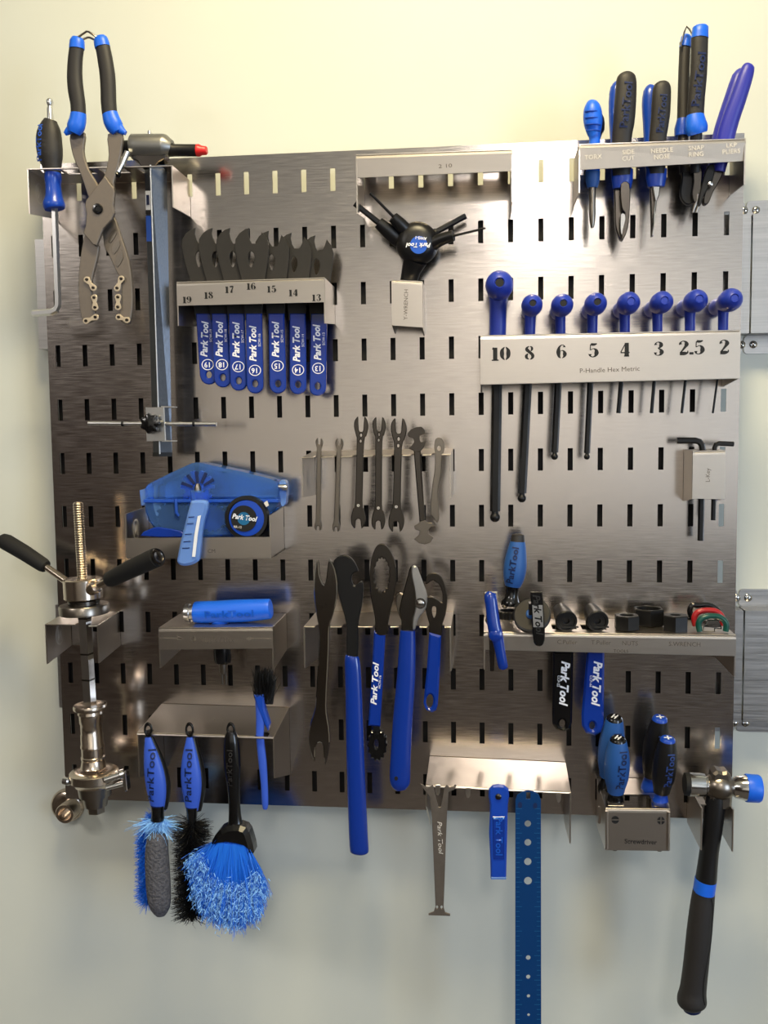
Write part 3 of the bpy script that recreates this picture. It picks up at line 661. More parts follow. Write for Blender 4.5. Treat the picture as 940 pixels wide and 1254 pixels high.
# d) snap ring pliers
t = thing('snap_ring_pliers', 'tall snap ring pliers with blue capped grips and a wire spring, upper right bracket', 'pliers', 850, 240, .04)
HPb = [(838.5, 52, 6.2, .03), (837.5, 80, 6.4, .03), (836.5, 110, 6.4, .03), (836, 150, 7, .03)]
b_ = rod('rear_grip', HPb, 'grip', t, seg=16, flat=.9)
rod('grip_cap', [(840.5, 43, 4, .03), (840, 46, 6, .03), (838.5, 58, 6.6, .03)], 'bright_blue', b_, seg=16)
rod('grip_flange', [(836, 146, 7, .03), (835, 158, 9, .03), (834.5, 167, 8.5, .03)], 'blue', b_, seg=16)
HP = [(856.5, 44, 9.4, .052), (856, 60, 9.6, .052), (855, 90, 9.6, .051), (852.5, 118, 9.6, .049), (851, 144, 9.6, .048)]
f_ = rod('front_grip', HP, 'grip', t, seg=20, flat=.75, sm=2)
text('ParkTool', 853.8, 100, .05, 9.2, 'dark_blue_print', f_, ang=84, bold=.02, wrap=HP, flat=.77, xs=1.25)
rod('grip_cap', [(857.5, 31.5, 7, .052), (857.5, 33.5, 8.8, .052), (857, 40, 9.2, .052), (856.5, 47, 9.8, .052)], 'bright_blue', f_, seg=18, flat=.8)
rod('grip_flange', [(851, 141, 9.8, .048), (851.5, 150, 11.6, .048), (853, 158, 12.4, .048), (854, 164, 10.5, .047)], 'bright_blue', f_, seg=18, flat=.85, sm=2)
rod('spring', [(848, 44, 1, .048), (844, 36, 1, .044), (840.5, 32.5, 1, .042), (838, 38, 1, .04), (833.5, 54, 1, .038), (834, 57, 1, .038)], 'steel', t, seg=8)
put('grip_shank', join([rod_mesh([(836, 165, 6, .03), (838, 212, 6, .032)], 12), rod_mesh([(852, 164, 7, .045), (851, 212, 6, .04)], 12)]), 'grip', t, smooth=True)
plate('jaw', smooth_loop([(836, 206), (848, 206), (851, 222), (850, 238), (846, 250), (838, 250), (832, 240), (834, 222)], 3), .033, .007, 'oxide', t, bev=.001)
plate('jaw', smooth_loop([(848, 206), (858, 206), (858, 226), (856, 240), (850, 250), (846, 240), (848, 224)], 3), .041, .007, 'dark_steel', t, bev=.001)
for q in ([(854, 238, 2, .043), (853, 246, 1.6, .043), (850, 253, 1.3, .043), (848, 260, 1, .043)], [(858, 236, 2, .043), (857, 246, 1.6, .043), (855, 252, 1.3, .043), (852, 260, 1, .043)]):
    rod('tip', q, 'steel', t, seg=8)
# e) violet pliers
t = thing('locking_pliers', 'violet blue handled pliers leaning to the right at the end of the upper right bracket', 'pliers', 880, 230, .04)
rod('rear_handle', [(908, 86, 4, .03), (904, 94, 7.5, .03), (896, 118, 8, .03), (887, 145, 8, .03), (880, 170, 8, .03), (872, 210, 6, .03)], 'purple', t, seg=16, sm=2)
rod('front_handle', [(917.5, 79, 4.5, .048), (916, 82.5, 7, .048), (912, 95, 8.6, .048), (903, 122, 9.4, .047), (894, 147, 10, .045), (888, 170, 10, .043), (880, 210, 7, .04)], 'purple', t, seg=20, flat=.8, sm=3)
plate('jaw', smooth_loop([(874, 204), (886, 204), (880, 222), (872, 236), (866, 250), (860, 250), (862, 236)], 3), .036, .009, 'dark_steel', t, bev=.001)
plate('jaw', smooth_loop([(866, 204), (874, 204), (872, 220), (862, 238), (857, 252), (854, 250), (858, 228)], 3), .044, .005, 'oxide', t, bev=.001)
put('rivet', sweep_axis(W(869, 226, .046), -Y, [(0, .003), (.003, .003), (.0038, .002)], 14), 'chrome', t, smooth=True)
# ================================================================== three way hex wrench
yb_ = holder('wrench_socket', 'tilted bright steel box under the star shaped hex wrench', 'holder', (479, 343), (517, 345), .036, (398.5, 401), (479, 398.5), (517, 401), rise=0, notches=[(497, .018, .0135, 0)])
text('Y-WRENCH', 497, 373, .0365, 5, 'etch', yb_, ang=88, bold=0)
t = thing('multi_hex_wrench', 'black four armed hex wrench with a round blue badge', 'hex wrench', 499, 345, .02)
D = .032
put('hub', sweep_axis(W(512, 302, .012), -Y, [(0, .008), (.002, .016), (.008, .0235), (.016, .0255), (.024, .0245), (.030, .021), (.0335, .0165), (.0345, .010)], 36), 'black', t, smooth=True)
rod('handle_stem', [(508, 318, 15, .03), (503, 332, 11.5, .024), (499, 350, 10, .019), (497, 372, 9.5, .018)], 'black', t, seg=20, flat=.75)
arms = [([(502, 300, 11, .026), (486, 292, 9.5, .03), (474, 282, 8.6, .036), (463, 272.5, 7.0, .04)], [(465, 274, 3.6, .039), (434, 249, 3.4, .05)], 6),
        ([(506, 292, 10, .03), (496, 281, 8.5, .036), (489, 274, 8, .04), (481, 266, 6.6, .044)], [(484, 268, 1.8, .042), (453, 236.5, 1.6, .054)], 8),
        ([(524, 296, 9, .028), (530, 288, 6, .026), (534, 284, 5, .024)], [(530, 286, 3.6, .025), (570, 264.5, 3.4, .02)], 6),
        ([(520, 304, 11, .03), (534, 296, 8, .038), (545, 291.5, 7, .043), (555, 288.5, 6.6, .046)], [(550, 290, 1.5, .044), (594, 279.5, 1.3, .056)], 8)]
for a_, r_, sg in arms:
    k = rod('arm', a_, 'black', t, seg=18, sm=2); rod('hex_bit', r_, 'oxide', k, seg=sg, smooth=False)
rod('top_nub', [(515.5, 276, 2.2, .03), (515.5, 272.5, 2.0, .03)], 'black', t, seg=10)
bd = put('badge', sweep_axis(W(512.5, 300, .0462), -Y, [(0, .0102), (.0006, .0102)], 32), 'badge', t)
text('Park Tool', 512.5, 300, .0475, 5.2, 'white', bd, ang=178, bold=.03, shear=.25)
text('AWS-1', 515, 291.5, .0475, 3.4, 'white', bd, ang=172, bold=.03)
# ================================================================== T handle hex keys
ph = holder('hex_key_rack', 'long steel rack numbered 10 to 2 holding the blue T handle hex keys', 'tool rack', (588, 411.5), (906.5, 404.5), .072, (470.5, 463), (588.3, 471), (906.5, 463), rise=-.001,
            notches=[(x, .042, .0115 if x < 620 else .0085, 0) for x in (609, 648, 685.5, 724.5, 764, 804.5, 844, 884)])
put('bottom_plate', sheet([W(588, 470.3, .0715), W(906, 462.6, .0715), W(906, 462.6, .0715) + Y * .010, W(588, 470.3, .0715) + Y * .010], .0014), 'holder', ph)
for s, x, y in (('10', 613, 433), ('8', 649, 432), ('6', 688, 430.5), ('5', 727, 429), ('4', 765.5, 428), ('3', 807, 427), ('2.5', 847, 425.5), ('2', 887, 424.5)):
    numerals(s, x, y, .0725, 16.5, 'ink', ph)
text('P-Handle Hex Metric', 746, 453, .0724, 5.6, 'etch', ph, ang=1.2, bold=0, xs=1.05)
spec = [('10', 611.5, 346, 17, 609, 10.3, (608, 606, 626, 6.2)), ('8', 652, 371.5, 12.8, 648.5, 6.6, (644.5, 639, 604, 5.2)), ('6', 689.5, 371.5, 13.2, 686, 6.2, (683, 679, 554, 4.2)), ('5', 731, 370, 13.2, 725, 6.2, (722, 718.5, 555, 3.6)),
        ('4', 772, 369, 13.2, 764.8, 6.2, (759.5, 757, 506, 2.7)), ('3', 813, 368, 13, 805, 6, (799.5, 797.5, 506, 2.1)), ('2.5', 855.5, 366, 13.2, 844.5, 6.2, (838, 834.5, 506, 1.7)), ('2', 898.5, 365, 13.4, 884.8, 6, (877, 872.5, 506, 1.3))]
for i, (sz, bx, by, br, sx, sr, (hx0, hx1, hy, hr)) in enumerate(spec):
    t = thing('t_handle_hex_key', ['largest blue T handle hex key, leftmost and above number 10', 'blue T handle hex key above number 8, second from left in its rack', 'blue T handle hex key above number 6, third from left in its rack', 'blue T handle hex key above number 5, fourth from left in its rack', 'blue T handle hex key above number 4, fourth from right in its rack', 'blue T handle hex key above number 3, third from right in its rack', 'blue T handle hex key above number 2.5, second from right in its rack', 'blue T handle hex key above number 2, rightmost in its rack'][i], 'hex key', sx, 406, .042, 'blue T handle hex keys in the numbered rack')
    near = W(bx, by, .088); s_ = S(.088); r = br * s_; c = Vector((near.x, 0, near.z))
    prof = [(.006, r * .5), (.008, r * .72), (.014, r * .8), (.026, r * .74), (.036, r * .66), (.046, r * .74), (.058, r * .93), (.068, r), (.078, r * .97), (.085, r * .80), (.089, r * .55), (.0905, r * .36), (.0892, r * .30)]
    if i == 0: prof = [(.014, r * .5), (.017, r * .8), (.030, r * .88), (.052, r * .92), (.066, r), (.076, r * .97), (.083, r * .82), (.087, r * .6), (.089, r * .36), (.0875, r * .30)]
    bar = put('cross_handle', sweep_axis(c, -Y, prof, 28), 'royal', t, smooth=True)
    put('end_recess', sweep_axis(Vector((c.x, -.0889 if i else -.0873, c.z)), -Y, [(0, r * .31), (.0006, r * .31)], 8), 'ink' if i < 4 else 'royal', bar)
    top = Vector((W(sx, by, .042).x + (c.x - W(sx, by, .042).x) * .6, -.042, c.z)); bot = W(sx, 418, .042)
    put('stem', sweep([top, top.lerp(bot, .35), bot], [sr * S(.042) * 1.15, sr * S(.042) * .98, sr * S(.042) * .95], 16, 1.0), 'royal', t, smooth=True)
    a, b = W(sx, 416, .042), W(hx1, hy, .042)
    f = (470 - 416) / (hy - 416); a2 = a.lerp(b, 0)
    sh = put('hex_shaft', sweep([a2, b], [hr * S(.042)] * 2, 6), 'oxide', t)
    if i < 4:
        dr = (b - a).normalized(); q = hr * S(.042)
        put('ball_end', sweep_axis(b, dr, [(0, q * .62), (q * .5, q * .68), (q * .8, q * .95), (q * 1.3, q * 1.02), (q * 1.8, q * .8), (q * 2.1, q * .4)], 14), 'oxide', sh, smooth=True)
# ================================================================== L keys
lk = holder('key_holder', 'small steel box holding two bent hex keys near the right edge', 'holder', (848, 553), (888.3, 552), .05, (610.5, 611.5), (848, 611), (888.3, 611), rise=.001, notches=[(859, .03, .006, 0), (874, .034, .005, 0)])
text('L-Key', 866.5, 582, .0504, 5, 'etch', lk, ang=90, bold=0)
for lb, pts, hr in (('larger black bent hex key in the small steel box, arm pointing left', [(828.5, 539.5), (851, 539.5), (856, 541), (859.2, 545), (860, 551), (858.5, 610), (857.5, 662)], 3.7), ('smaller black bent hex key in the small steel box, arm pointing right', [(898, 543.8), (880, 543), (876.5, 544.5), (874.8, 548), (874.5, 556), (874, 600), (873, 637)], 2.9)):
    dd = .03 if hr > 3 else .036
    o = rod('bent_hex_key', [(x, y, hr, dd) for x, y in pts], 'oxide', None, seg=6, smooth=False, org=W(pts[4][0], 555, dd))
    tag(o, lb, 'hex key', 'bent hex keys')
# ================================================================== small wrenches
sw = holder('wrench_rack', 'narrow steel rack with open slots holding seven small wrenches', 'tool rack', (368.5, 561), (552, 557), .082, None, (369, 609), (552, 610), rise=.006,
            notches=[(x, .07, w_, 1) for x, w_ in ((390.5, .0048), (414, .0048), (439.5, .0066), (463, .0062), (486.5, .0068), (510.5, .0066))] + [(535, .07, .006, 1)], wback=((384, 606), (553, 606)), logo=(.55, 588, .012))
def open_end(xt, yt, wt, xb, yb, wb, ws, jt, jb, tilt=0):
    """double open ended wrench outline; jt, jb are the jaw opening depths"""
    def head(x, y, w, j, sg):          # sg=1 head at the top
        q = [(-.34, 1.42), (-.50, .75), (-.46, .28), (-.26, 0.0), (-.20, .10), (-.17, j), (.02, j + .12), (.17, j), (.24, -.02), (.46, .30), (.52, .80), (.36, 1.42)]
        return [(x + a * w, y + sg * b * w) for a, b in q]
    T_ = head(xt, yt, wt, jt, 1); B_ = head(xb, yb, wb, jb, -1)
    up = T_; dn = B_[::-1]
    f = lambda y: xt + (xb - xt) * (y - yt) / (yb - yt)
    y1, y2 = yt + wt * 1.9, yb - wb * 1.9
    # counter clockwise in photo space: top head left->right then down the right side, bottom head, up the left side
    return up + [(f(y1) + ws, y1), (f(y2) + ws, y2)] + [(p[0], p[1]) for p in dn] + [(f(y2) - ws, y2), (f(y1) - ws, y1)]
lbs = ['smallest open ended wrench, leftmost in the small wrench rack', 'small thin open ended wrench, second from left in its rack', 'open ended steel wrench, third from left and tallest in its rack', 'slim open ended wrench in the middle of the small wrench rack', 'open ended wrench with two round marks, third from right in its rack']
sp = [(391, 536.5, 8.6, 389.5, 649.5, 8.6, 2.9, .8, .55, 'steel'), (415.5, 537, 9.5, 411.5, 651, 9, 2.9, .75, .55, 'steel'), (442, 510.5, 17, 438.5, 647, 17.5, 4.4, .95, .55, 'dark_steel'), (464, 511, 16, 463, 648.5, 16.5, 4.2, .95, .55, 'dark_steel'), (488, 512.5, 19, 485, 651, 19, 4.8, .85, .55, 'dark_steel')]
for lb, (xt, yt, wt, xb, yb, wb, ws, jt, jb, mm) in zip(lbs, sp):
    t = thing('open_end_wrench', lb, 'wrench', (xt + xb) / 2, 562, .07, 'small wrenches in the slotted rack')
    D = .0705
    o = open_end(xt, yt, wt, xb, yb, wb, ws, jt, jb)
    plate('wrench_body', smooth_loop(o, 2), D, .0042 if wt > 12 else .0052, mm, t, bev=.0009, holes=[ell(xt, yt + wt * 1.32, wt * .085, wt * .13, 10), ell(xt - .5, yt + wt * 1.75, wt * .08, wt * .12, 10)] if wt > 12 else ())
    if wt > 12: put('size_mark', plate_mesh(ell(xb, yb - wb * 1.6, 1.6, 1.6, 10), D + .0022, .0002, [ell(xb, yb - wb * 1.6, .9, .9, 10)], bev=0), 'pale_etch', t)
t = thing('multi_spoke_wrench', 'double headed steel wrench with notched round heads, second from right in its rack', 'wrench', 512, 562, .07, 'small wrenches in the slotted rack')
o = [(507, 554), (506, 552), (499.5, 549), (504, 546), (507, 541), (506, 537), (500, 535), (499, 531), (503, 526), (510, 523), (516, 522.5), (520, 527), (520.5, 531), (514, 533.5), (513.5, 537), (515, 541.5), (521, 541), (519, 548), (514.5, 553)]
plate('notched_head', o, .0725, .004, 'dark_steel', t, bev=.0006)
plate('shank', [(506.5, 552), (515, 552), (516.5, 580), (520.5, 641), (514, 643), (509.5, 590)], .071, .0065, 'dark_steel', t, bev=.0012)
o = [(515, 638), (520, 637), (524, 640), (529, 640), (532, 644), (528, 645), (524.5, 649), (525, 654), (530.5, 658), (527, 664), (520, 666.5), (513, 665), (507, 660), (513, 655), (513.5, 650), (508, 648), (507, 644), (512, 641)]
plate('notched_head', o, .0725, .004, 'steel', t, bev=.0006)
t = thing('curved_lever', 'thin curved steel lever with a hole, rightmost in the small wrench rack', 'lever', 536, 562, .05, 'small wrenches in the slotted rack')
plate('lever_body', smooth_loop([(533, 538), (538, 536), (542.5, 540), (544, 550), (541, 560), (540, 580), (536, 602), (537.5, 632), (535, 640), (531, 634), (527, 626), (529, 596), (532, 575), (532.5, 556), (531.5, 547)], 3), .070, .003, 'steel', t, holes=[ell(537.5, 549, 2.4, 3.4, 12)], bev=.0006)
# ================================================================== chain cleaner tray
tr = thing('steel_tray', 'folded steel tray holding the blue chain cleaner', 'tray', 243, 683, .04)
A, B = W(154, 659, .075), W(331.5, 657.5, .075); bz = W(154, 683, .075).z
bA, bB = W(179, 666, 0), W(346, 666, 0)
a2, b2 = Vector((A.x, -.0012, bz + .002)), Vector((B.x, -.0012, bz + .002))
put('tray_floor', sheet([Vector((A.x, A.y, bz)), Vector((B.x, B.y, bz)), b2, a2], .0015), 'holder', tr)
put('front_lip', sheet([A, B, Vector((B.x, B.y, bz)), Vector((A.x, A.y, bz))], .0015), 'holder', tr)
for P, top_, q, sg in ((A, W(154, 629.5, .075), W(179, 620, 0), 1), (B, W(331, 631, .075), W(346, 620, 0), -1)):
    x = P.x + sg * .00075
    put('side_wing', sheet([Vector((x, -.075, top_.z)), Vector((x, -.075, bz)), Vector((x, -.0012, bz)), Vector((x, -.0012, q.z))], .0015), 'holder', tr)
wing_logo(tr, Vector((A.x + .0021, -.046, W(164, 648, .046).z)), .0125)
text('CM', 259, 675, .0758, 5, 'etch', tr, bold=0)
cc = thing('chain_cleaner', 'clear blue chain cleaner box with an angled handle, sitting in the steel tray', 'chain cleaner', 262, 655, .04)
up = [(184.5, 611), (184, 596), (187, 592), (215, 578), (238, 567.5), (244, 565.8), (251, 566.5), (300, 577), (334, 585.5), (341, 589), (344, 597), (343, 611)]
lo = [(182.5, 612), (343, 612), (342, 620), (333, 628), (326, 640), (322, 652), (300, 655.5), (250, 655.5), (210, 655), (197, 648), (188, 636), (184, 624)]
def shell(pts, d0, d1, wt, bev):
    out = plate_mesh(pts, (d0 + d1) / 2, abs(d1 - d0), bev=bev)
    return out
put('cover', shell(up, .018, .058, 0, .004), 'clear_blue', cc)
put('lower_case', shell(lo, .018, .058, 0, .003), 'clear_blue', cc)
plate('case_rim', [(183, 610.2), (345, 610.2), (345, 614), (183, 614)], .038, .044, 'inner_blue', cc, bev=.0006)
def gear(cx, cy, r, ri, n, d, t_, m, nm, wd=.5):
    out = []
    for k in range(n):
        a = 2 * math.pi * k / n; st = 2 * math.pi / n
        for f_, rr in ((-.5 * wd, ri), (-.36 * wd, r), (.36 * wd, r), (.5 * wd, ri)): out.append((cx + rr * math.cos(a + f_ * st), cy + rr * math.sin(a + f_ * st)))
    return plate(nm, out, d, t_, m, cc, bev=0)
for a in (-160, -128, -97, -65, -33):
    c_, s_ = math.cos(math.radians(a)), math.sin(math.radians(a)); x0, y0 = 243 + 8 * c_, 599 + 8 * s_; x1, y1 = 243 + 22 * c_, 599 + 22 * s_
    plate('sprocket_tooth', [(x0 - s_ * 1.6, y0 + c_ * 1.6), (x1 - s_ * 2, y1 + c_ * 2), (x1 + s_ * 2, y1 - c_ * 2), (x0 + s_ * 1.6, y0 - c_ * 1.6)], .0590, .0012, 'dark_blue_print', cc, bev=0)
rod('axle_pin', [(242, 592, 2.4, .062), (242, 596, 4, .062), (242, 603, 4.6, .062)], 'steel', cc, seg=12)
rod('spring_post', [(215, 611, 2, .0595), (216, 628, 2.2, .0595), (219, 632, 1.6, .0595)], 'inner_blue', cc, seg=10)
gear(214, 633, 21, 18, 16, .030, .010, 'dark_blue_print', 'brush_wheel'); gear(262, 634, 17, 15, 14, .030, .010, 'inner_blue', 'brush_wheel'); gear(243, 596, 20, 15, 10, .030, .008, 'inner_blue', 'guide_wheel')
plate('end_latch', smooth_loop([(343, 590), (350, 588), (352, 596), (351, 616), (346, 619), (344, 610)], 2), .038, .016, 'smoke_blue', cc, bev=.001)
plate('end_latch', [(173, 600), (180, 598), (181, 618), (175, 619)], .038, .014, 'smoke_blue', cc, bev=.001)
for q in ([(340.5, 596, 2.5, .05), (347, 597, 4, .05), (351, 597, 3.2, .05)],): rod('latch_roller', q, 'alu', cc, seg=12)
hp = smooth_loop([(234, 617), (236, 613), (247, 612), (254, 614), (255, 622), (250, 640), (247, 662), (245, 682), (242, 688), (234, 691.5), (224, 692), (218.5, 688), (219, 680), (223, 660), (228, 640)], 3)
hd = plate('handle', hp, .0845, .012, 'smoke_blue', cc, bev=.003)
plate('handle_rib', [(242, 632), (246, 631), (242, 655), (239, 682), (235, 682), (238, 655)], .0915, .0012, 'white', hd, bev=.0003)
for yy in (633, 641, 654, 663, 671): plate('scale_mark', [(223 + (671 - yy) * .2, yy), (232 + (671 - yy) * .16, yy - .6), (232 + (671 - yy) * .16, yy + .4), (223 + (671 - yy) * .2, yy + 1)], .0910, .0004, 'dark_blue_print', hd, bev=0)
plate('handle_arm', [(236, 600), (252, 600), (254, 622), (238, 622)], .066, .025, 'clear_blue', cc, bev=.002)
# items lying with it
o = plate('blue_wedge', smooth_loop([(173, 656), (188, 646), (200, 646), (222, 650), (226, 655), (224, 657.5)], 2), .0665, .008, 'deep_blue', None, bev=.001, org=W(200, 657, .066))
tag(o, 'folded deep blue plastic piece lying at the left end of the steel tray', 'plastic piece')
tp = thing('round_reel', 'round black and blue reel with a dark round label in front of the chain cleaner', 'tape reel', 304, 657, .066)
c = W(304, 633.5, .060)
put('reel_case', sweep_axis(c, -Y, [(0, .0255), (.001, .0268), (.009, .0268), (.0108, .0258), (.0112, .022), (.0098, .0215)], 40), 'black', tp, smooth=True)
put('reel_band', sweep_axis(W(304, 633.5, .0698) - X * .002 - Z * .001, -Y, [(0, .0218), (.0014, .0215), (.0018, .017)], 36), 'blue', tp, smooth=True)
fc = W(298.5, 635, .0718)
lb_ = put('label_disc', sweep_axis(fc, -Y, [(0, .0158), (.0006, .0158)], 36), 'ink', tp)
put('label_centre', sweep_axis(fc - Y * .0006, -Y, [(0, .0078), (.0003, .0078)], 28), 'teal', lb_)
text('Park Tool', 299, 634, .0728, 6.2, 'white', lb_, ang=-8, bold=.03, shear=.25, xs=.9)
text('RR-12', 291, 645.5, .0726, 3.0, 'pale_etch', lb_, ang=-5, bold=.01)
for k in range(2):
    V = []; r0, r1 = .0226 * 1.0, .0262
    a0, a1 = ((-150, -55), (-50, 60))[k]
    for i in range(15):
        a = math.radians(a0 + (a1 - a0) * i / 14)
        for rr in (r0, r1): V.append(c + Vector((rr * math.cos(a), -.0116 - k * .0004, -rr * math.sin(a))))
    put('tyre_strip', mesh(V, [[2 * i, 2 * i + 1, 2 * i + 3, 2 * i + 2] for i in range(14)]), 'foam', tp)
plate('strip_end', [(323, 616), (327, 613), (329, 619), (326, 621)], .0716, .002, 'pale_etch', tp, bev=.0002)
# ================================================================== T driver shelf
ts = holder('tool_shelf', 'small steel shelf with etched arrows carrying the blue T driver', 'shelf', (194, 769.5), (334, 768.5), .078, (795.5, 794), (194, 818), (334.5, 820), rise=.002, notches=[(271, .048, .0125, 0)], wback=((205, 795), (349, 795)))
def arrow(x0, x1, y):
    s = 1 if x1 > x0 else -1
    ring = put('etched_arrow', join([plate_mesh([(x0, y - .5), (x1 - s * 2, y - .5), (x1 - s * 2, y + .5), (x0, y + .5)], .0785, .0002, bev=0), plate_mesh([(x1 - s * 8, y - 3.2), (x1, y), (x1 - s * 8, y + 3.2), (x1 - s * 6, y)], .0785, .0002, bev=0)]), 'etch', ts)
arrow(197, 224, 781.5); arrow(331, 300, 782)
text('Nipple / Hex', 266, 783.5, .0784, 6, 'etch', ts, bold=0, xs=1.0)
text('Φ', 237, 783, .0784, 8, 'etch', ts, bold=0)
td = thing('t_driver', 'blue handled T driver with chrome end cap lying across the small shelf', 'driver', 272, 766, .045)
D = .052
HP = [(238.5, 749.5, 13, D), (244, 749.5, 13.8, D), (262, 749.3, 14, D), (282, 748.5, 14.4, D), (305, 747.5, 14.2, D), (325, 746, 13, D), (331, 745.6, 12.4, D), (332, 745.5, 9, D)]
rod('handle', HP, 'bright_blue', td, seg=28, sm=2)
text('ParkTool', 284, 750, D, 9.5, 'badge', td, ang=2, bold=.02, xs=1.3, wrap=HP, lift=.0006)
rod('end_cap', [(226.5, 750.5, 9, D), (227.5, 750.5, 11, D), (231, 750.4, 11.6, D), (233, 750.3, 11.6, D), (233.6, 750.2, 9.8, D), (236.5, 750, 9.8, D), (237, 750, 11, D), (240, 749.8, 11, D)], 'alu', td, seg=24)['label'] = 'chrome end cap'
rod('collar', [(268, 756, 11, .05), (269.5, 764, 10.5, .049), (270.5, 770, 10, .048)], 'bright_blue', td, seg=18)
rod('shank', [(270.5, 768, 9, .048), (271.5, 792, 10.8, .047), (272.5, 806, 11.2, .046), (273, 811, 10, .046), (273, 812.5, 7.5, .046)], 'gloss_black', td, seg=20)
rod('bit_holder', [(273, 811, 5.2, .046), (273.5, 822, 5.2, .046), (274, 825, 4.2, .046)], 'steel', td, seg=16)
rod('drive_tip', [(272, 824, 1.6, .046), (272.5, 838, 1.3, .046)], 'steel', td, seg=8); rod('drive_tip', [(276.5, 824, 1.6, .046), (277, 838, 1.3, .046)], 'steel', td, seg=8)
# ================================================================== brush shelf and brushes
bs = holder('brush_shelf', 'steel shelf at the lower left with four brushes hung on its front edge', 'shelf', (168, 897), (335.5, 903), .088, None, (167.5, 951), (336.5, 953), rise=.010, notches=[(183, .084, .005, 1), (232.5, .084, .005, 1), (283, .084, .005, 1), (322, .079, .008, 1)], wback=((196, 946), (351, 948)))
rod('front_bead', [(168, 899, 1.6, .0885), (335.5, 903.8, 1.6, .0885)], 'holder', bs, seg=8)
text('Brushes', 272, 884, .047, 5, 'etch', bs, bold=0)
def strands(base, tip, n, w, m_, parent, name='bristles', curl=0.0):
    V, Fc = [], []
    for i in range(n):
        a = base(); b = tip(a); dr = b - a
        sd = dr.cross(Vector((random.uniform(-1, 1), random.uniform(-1, 1), random.uniform(-1, 1)))).normalized() * w
        mid = a.lerp(b, .55) + Vector((random.gauss(0, 1), random.gauss(0, 1), random.gauss(0, 1))) * curl
        k = len(V); V += [a + sd, a - sd, mid + sd * .9, mid - sd * .9, b + sd * .5, b - sd * .5]; Fc += [[k, k + 1, k + 3, k + 2], [k + 2, k + 3, k + 5, k + 4]]
    o = put(name, mesh(V, Fc, False), m_, parent); o['kind'] = 'stuff'; return o
def U(a, b): return random.uniform(a, b)
def hanger(px, py, d, parent):
    c = W(px, py, d); V = []; n, k = 18, 8; R_, r_ = .0052, .0017
    for i in range(n):
        a = 2 * math.pi * i / n
        for j in range(k):
            b = 2 * math.pi * j / k; V.append(c + Vector(((R_ + r_ * math.cos(b)) * math.cos(a) * .8, r_ * math.sin(b), (R_ + r_ * math.cos(b)) * math.sin(a) * 1.35)))
    put('hanging_loop', mesh(V, [[i * k + j, i * k + (j + 1) % k, ((i + 1) % n) * k + (j + 1) % k, ((i + 1) % n) * k + j] for i in range(n) for j in range(k)]), 'gloss_black', parent, smooth=True)
D = .092
def handle_brush(label, x0, x1, pts):
    t = thing('brush', label, 'brush', x0, 898, D, 'brushes hung on the steel shelf')
    hanger(x0 - .5, 893.5, D, t)
    put('handle_core', rod_mesh([(p[0] + 2.5 + p[2] * .18, p[1], p[2] * 1.02, D - .006) for p in pts], 20, .7, 2), 'black', t, smooth=True)
    rod('handle', pts, 'brush_blue', t, seg=20, flat=.55, sm=2)
    return t
p1 = [(181, 903, 4, D), (182.5, 912, 6.4, D), (185, 926, 10, D), (188.5, 945, 13.2, D), (191, 962, 13.6, D), (192.5, 978, 11.5, D), (193, 990, 8.5, D)]
b1 = handle_brush('blue handled wash brush with blue fringe and grey foam pad, leftmost on the shelf', 182, 193, p1)
text('ParkTool', 187.5, 948, D, 9.4, 'dark_blue_print', b1, ang=87, bold=.015, xs=1.45, wrap=p1, flat=.58)
rod('neck', [(193, 986, 9, D), (193, 996, 8, D), (193, 1004, 9, D)], 'gloss_black', b1, seg=18)
foam = [(193, 1019, 9, D + .006), (192.5, 1026, 13.5, D + .006), (192, 1045, 15.5, D + .006), (193, 1070, 16.2, D + .006), (194.5, 1095, 16, D + .006), (196, 1112, 13, D + .006), (197, 1121, 6, D + .006)]
rod('foam_pad', foam, 'pad', b1, seg=20, flat=.8, sm=2)
rod('fringe_core', [(192, 1000, 7, D - .012), (184, 1020, 9, D - .012), (181, 1060, 10, D - .012), (183, 1098, 8, D - .012)], 'bristle_blue', b1, seg=14, smooth=True)
def base1():
    s = random.random(); return W(193 - 12 * min(1, s * 4), 1000 + 105 * s, D - .010)
def tip1(a):
    v = Vector((random.gauss(-.35, .7), random.gauss(-.2, .6), random.gauss(.1, .55))).normalized()
    return a + v * U(.010, .0185)
strands(base1, tip1, 3000, .00035, 'bristle_blue', b1)
def base1b(): return W(193 + U(-8, 8), 1002 + U(0, 8), D)
strands(base1b, lambda a: a + Vector((random.gauss(0, .012), random.gauss(-.002, .008), -abs(random.gauss(.006, .008)))), 900, .00035, 'bristle_light', b1, 'crown_bristles')
p2 = [(232, 903, 4, D), (232.3, 912, 6.4, D), (232.5, 926, 10, D), (233.5, 945, 13.2, D), (234.5, 962, 13.4, D), (235, 978, 11, D), (235, 992, 8, D)]
b2_ = handle_brush('blue handled brush with black bristles, second from left on the brush shelf', 232.5, 235, p2)
text('ParkTool', 233, 948, D, 9.4, 'dark_blue_print', b2_, ang=88, bold=.015, xs=1.45, wrap=p2, flat=.58)
rod('neck', [(235, 988, 8, D), (235, 1000, 6.5, D), (235, 1008, 5, D)], 'gloss_black', b2_, seg=18)
rod('twisted_core', [(235, 1004, 5, D - .004), (235, 1060, 6, D - .004), (235, 1122, 4, D - .004), (235, 1128, 2, D - .004)], 'bristle_black', b2_, seg=12)
def base2():
    return W(235, U(1006, 1122), D - .004)
def tip2(a):
    an = U(0, 2 * math.pi); r = U(.017, .0275) * (1.0 if a.z > W(0, 1110, D).z else .8)
    return a + Vector((math.cos(an) * r, math.sin(an) * r * .8, random.gauss(-.001, .005)))
strands(base2, tip2, 4200, .0004, 'bristle_black', b2_, curl=.0008)
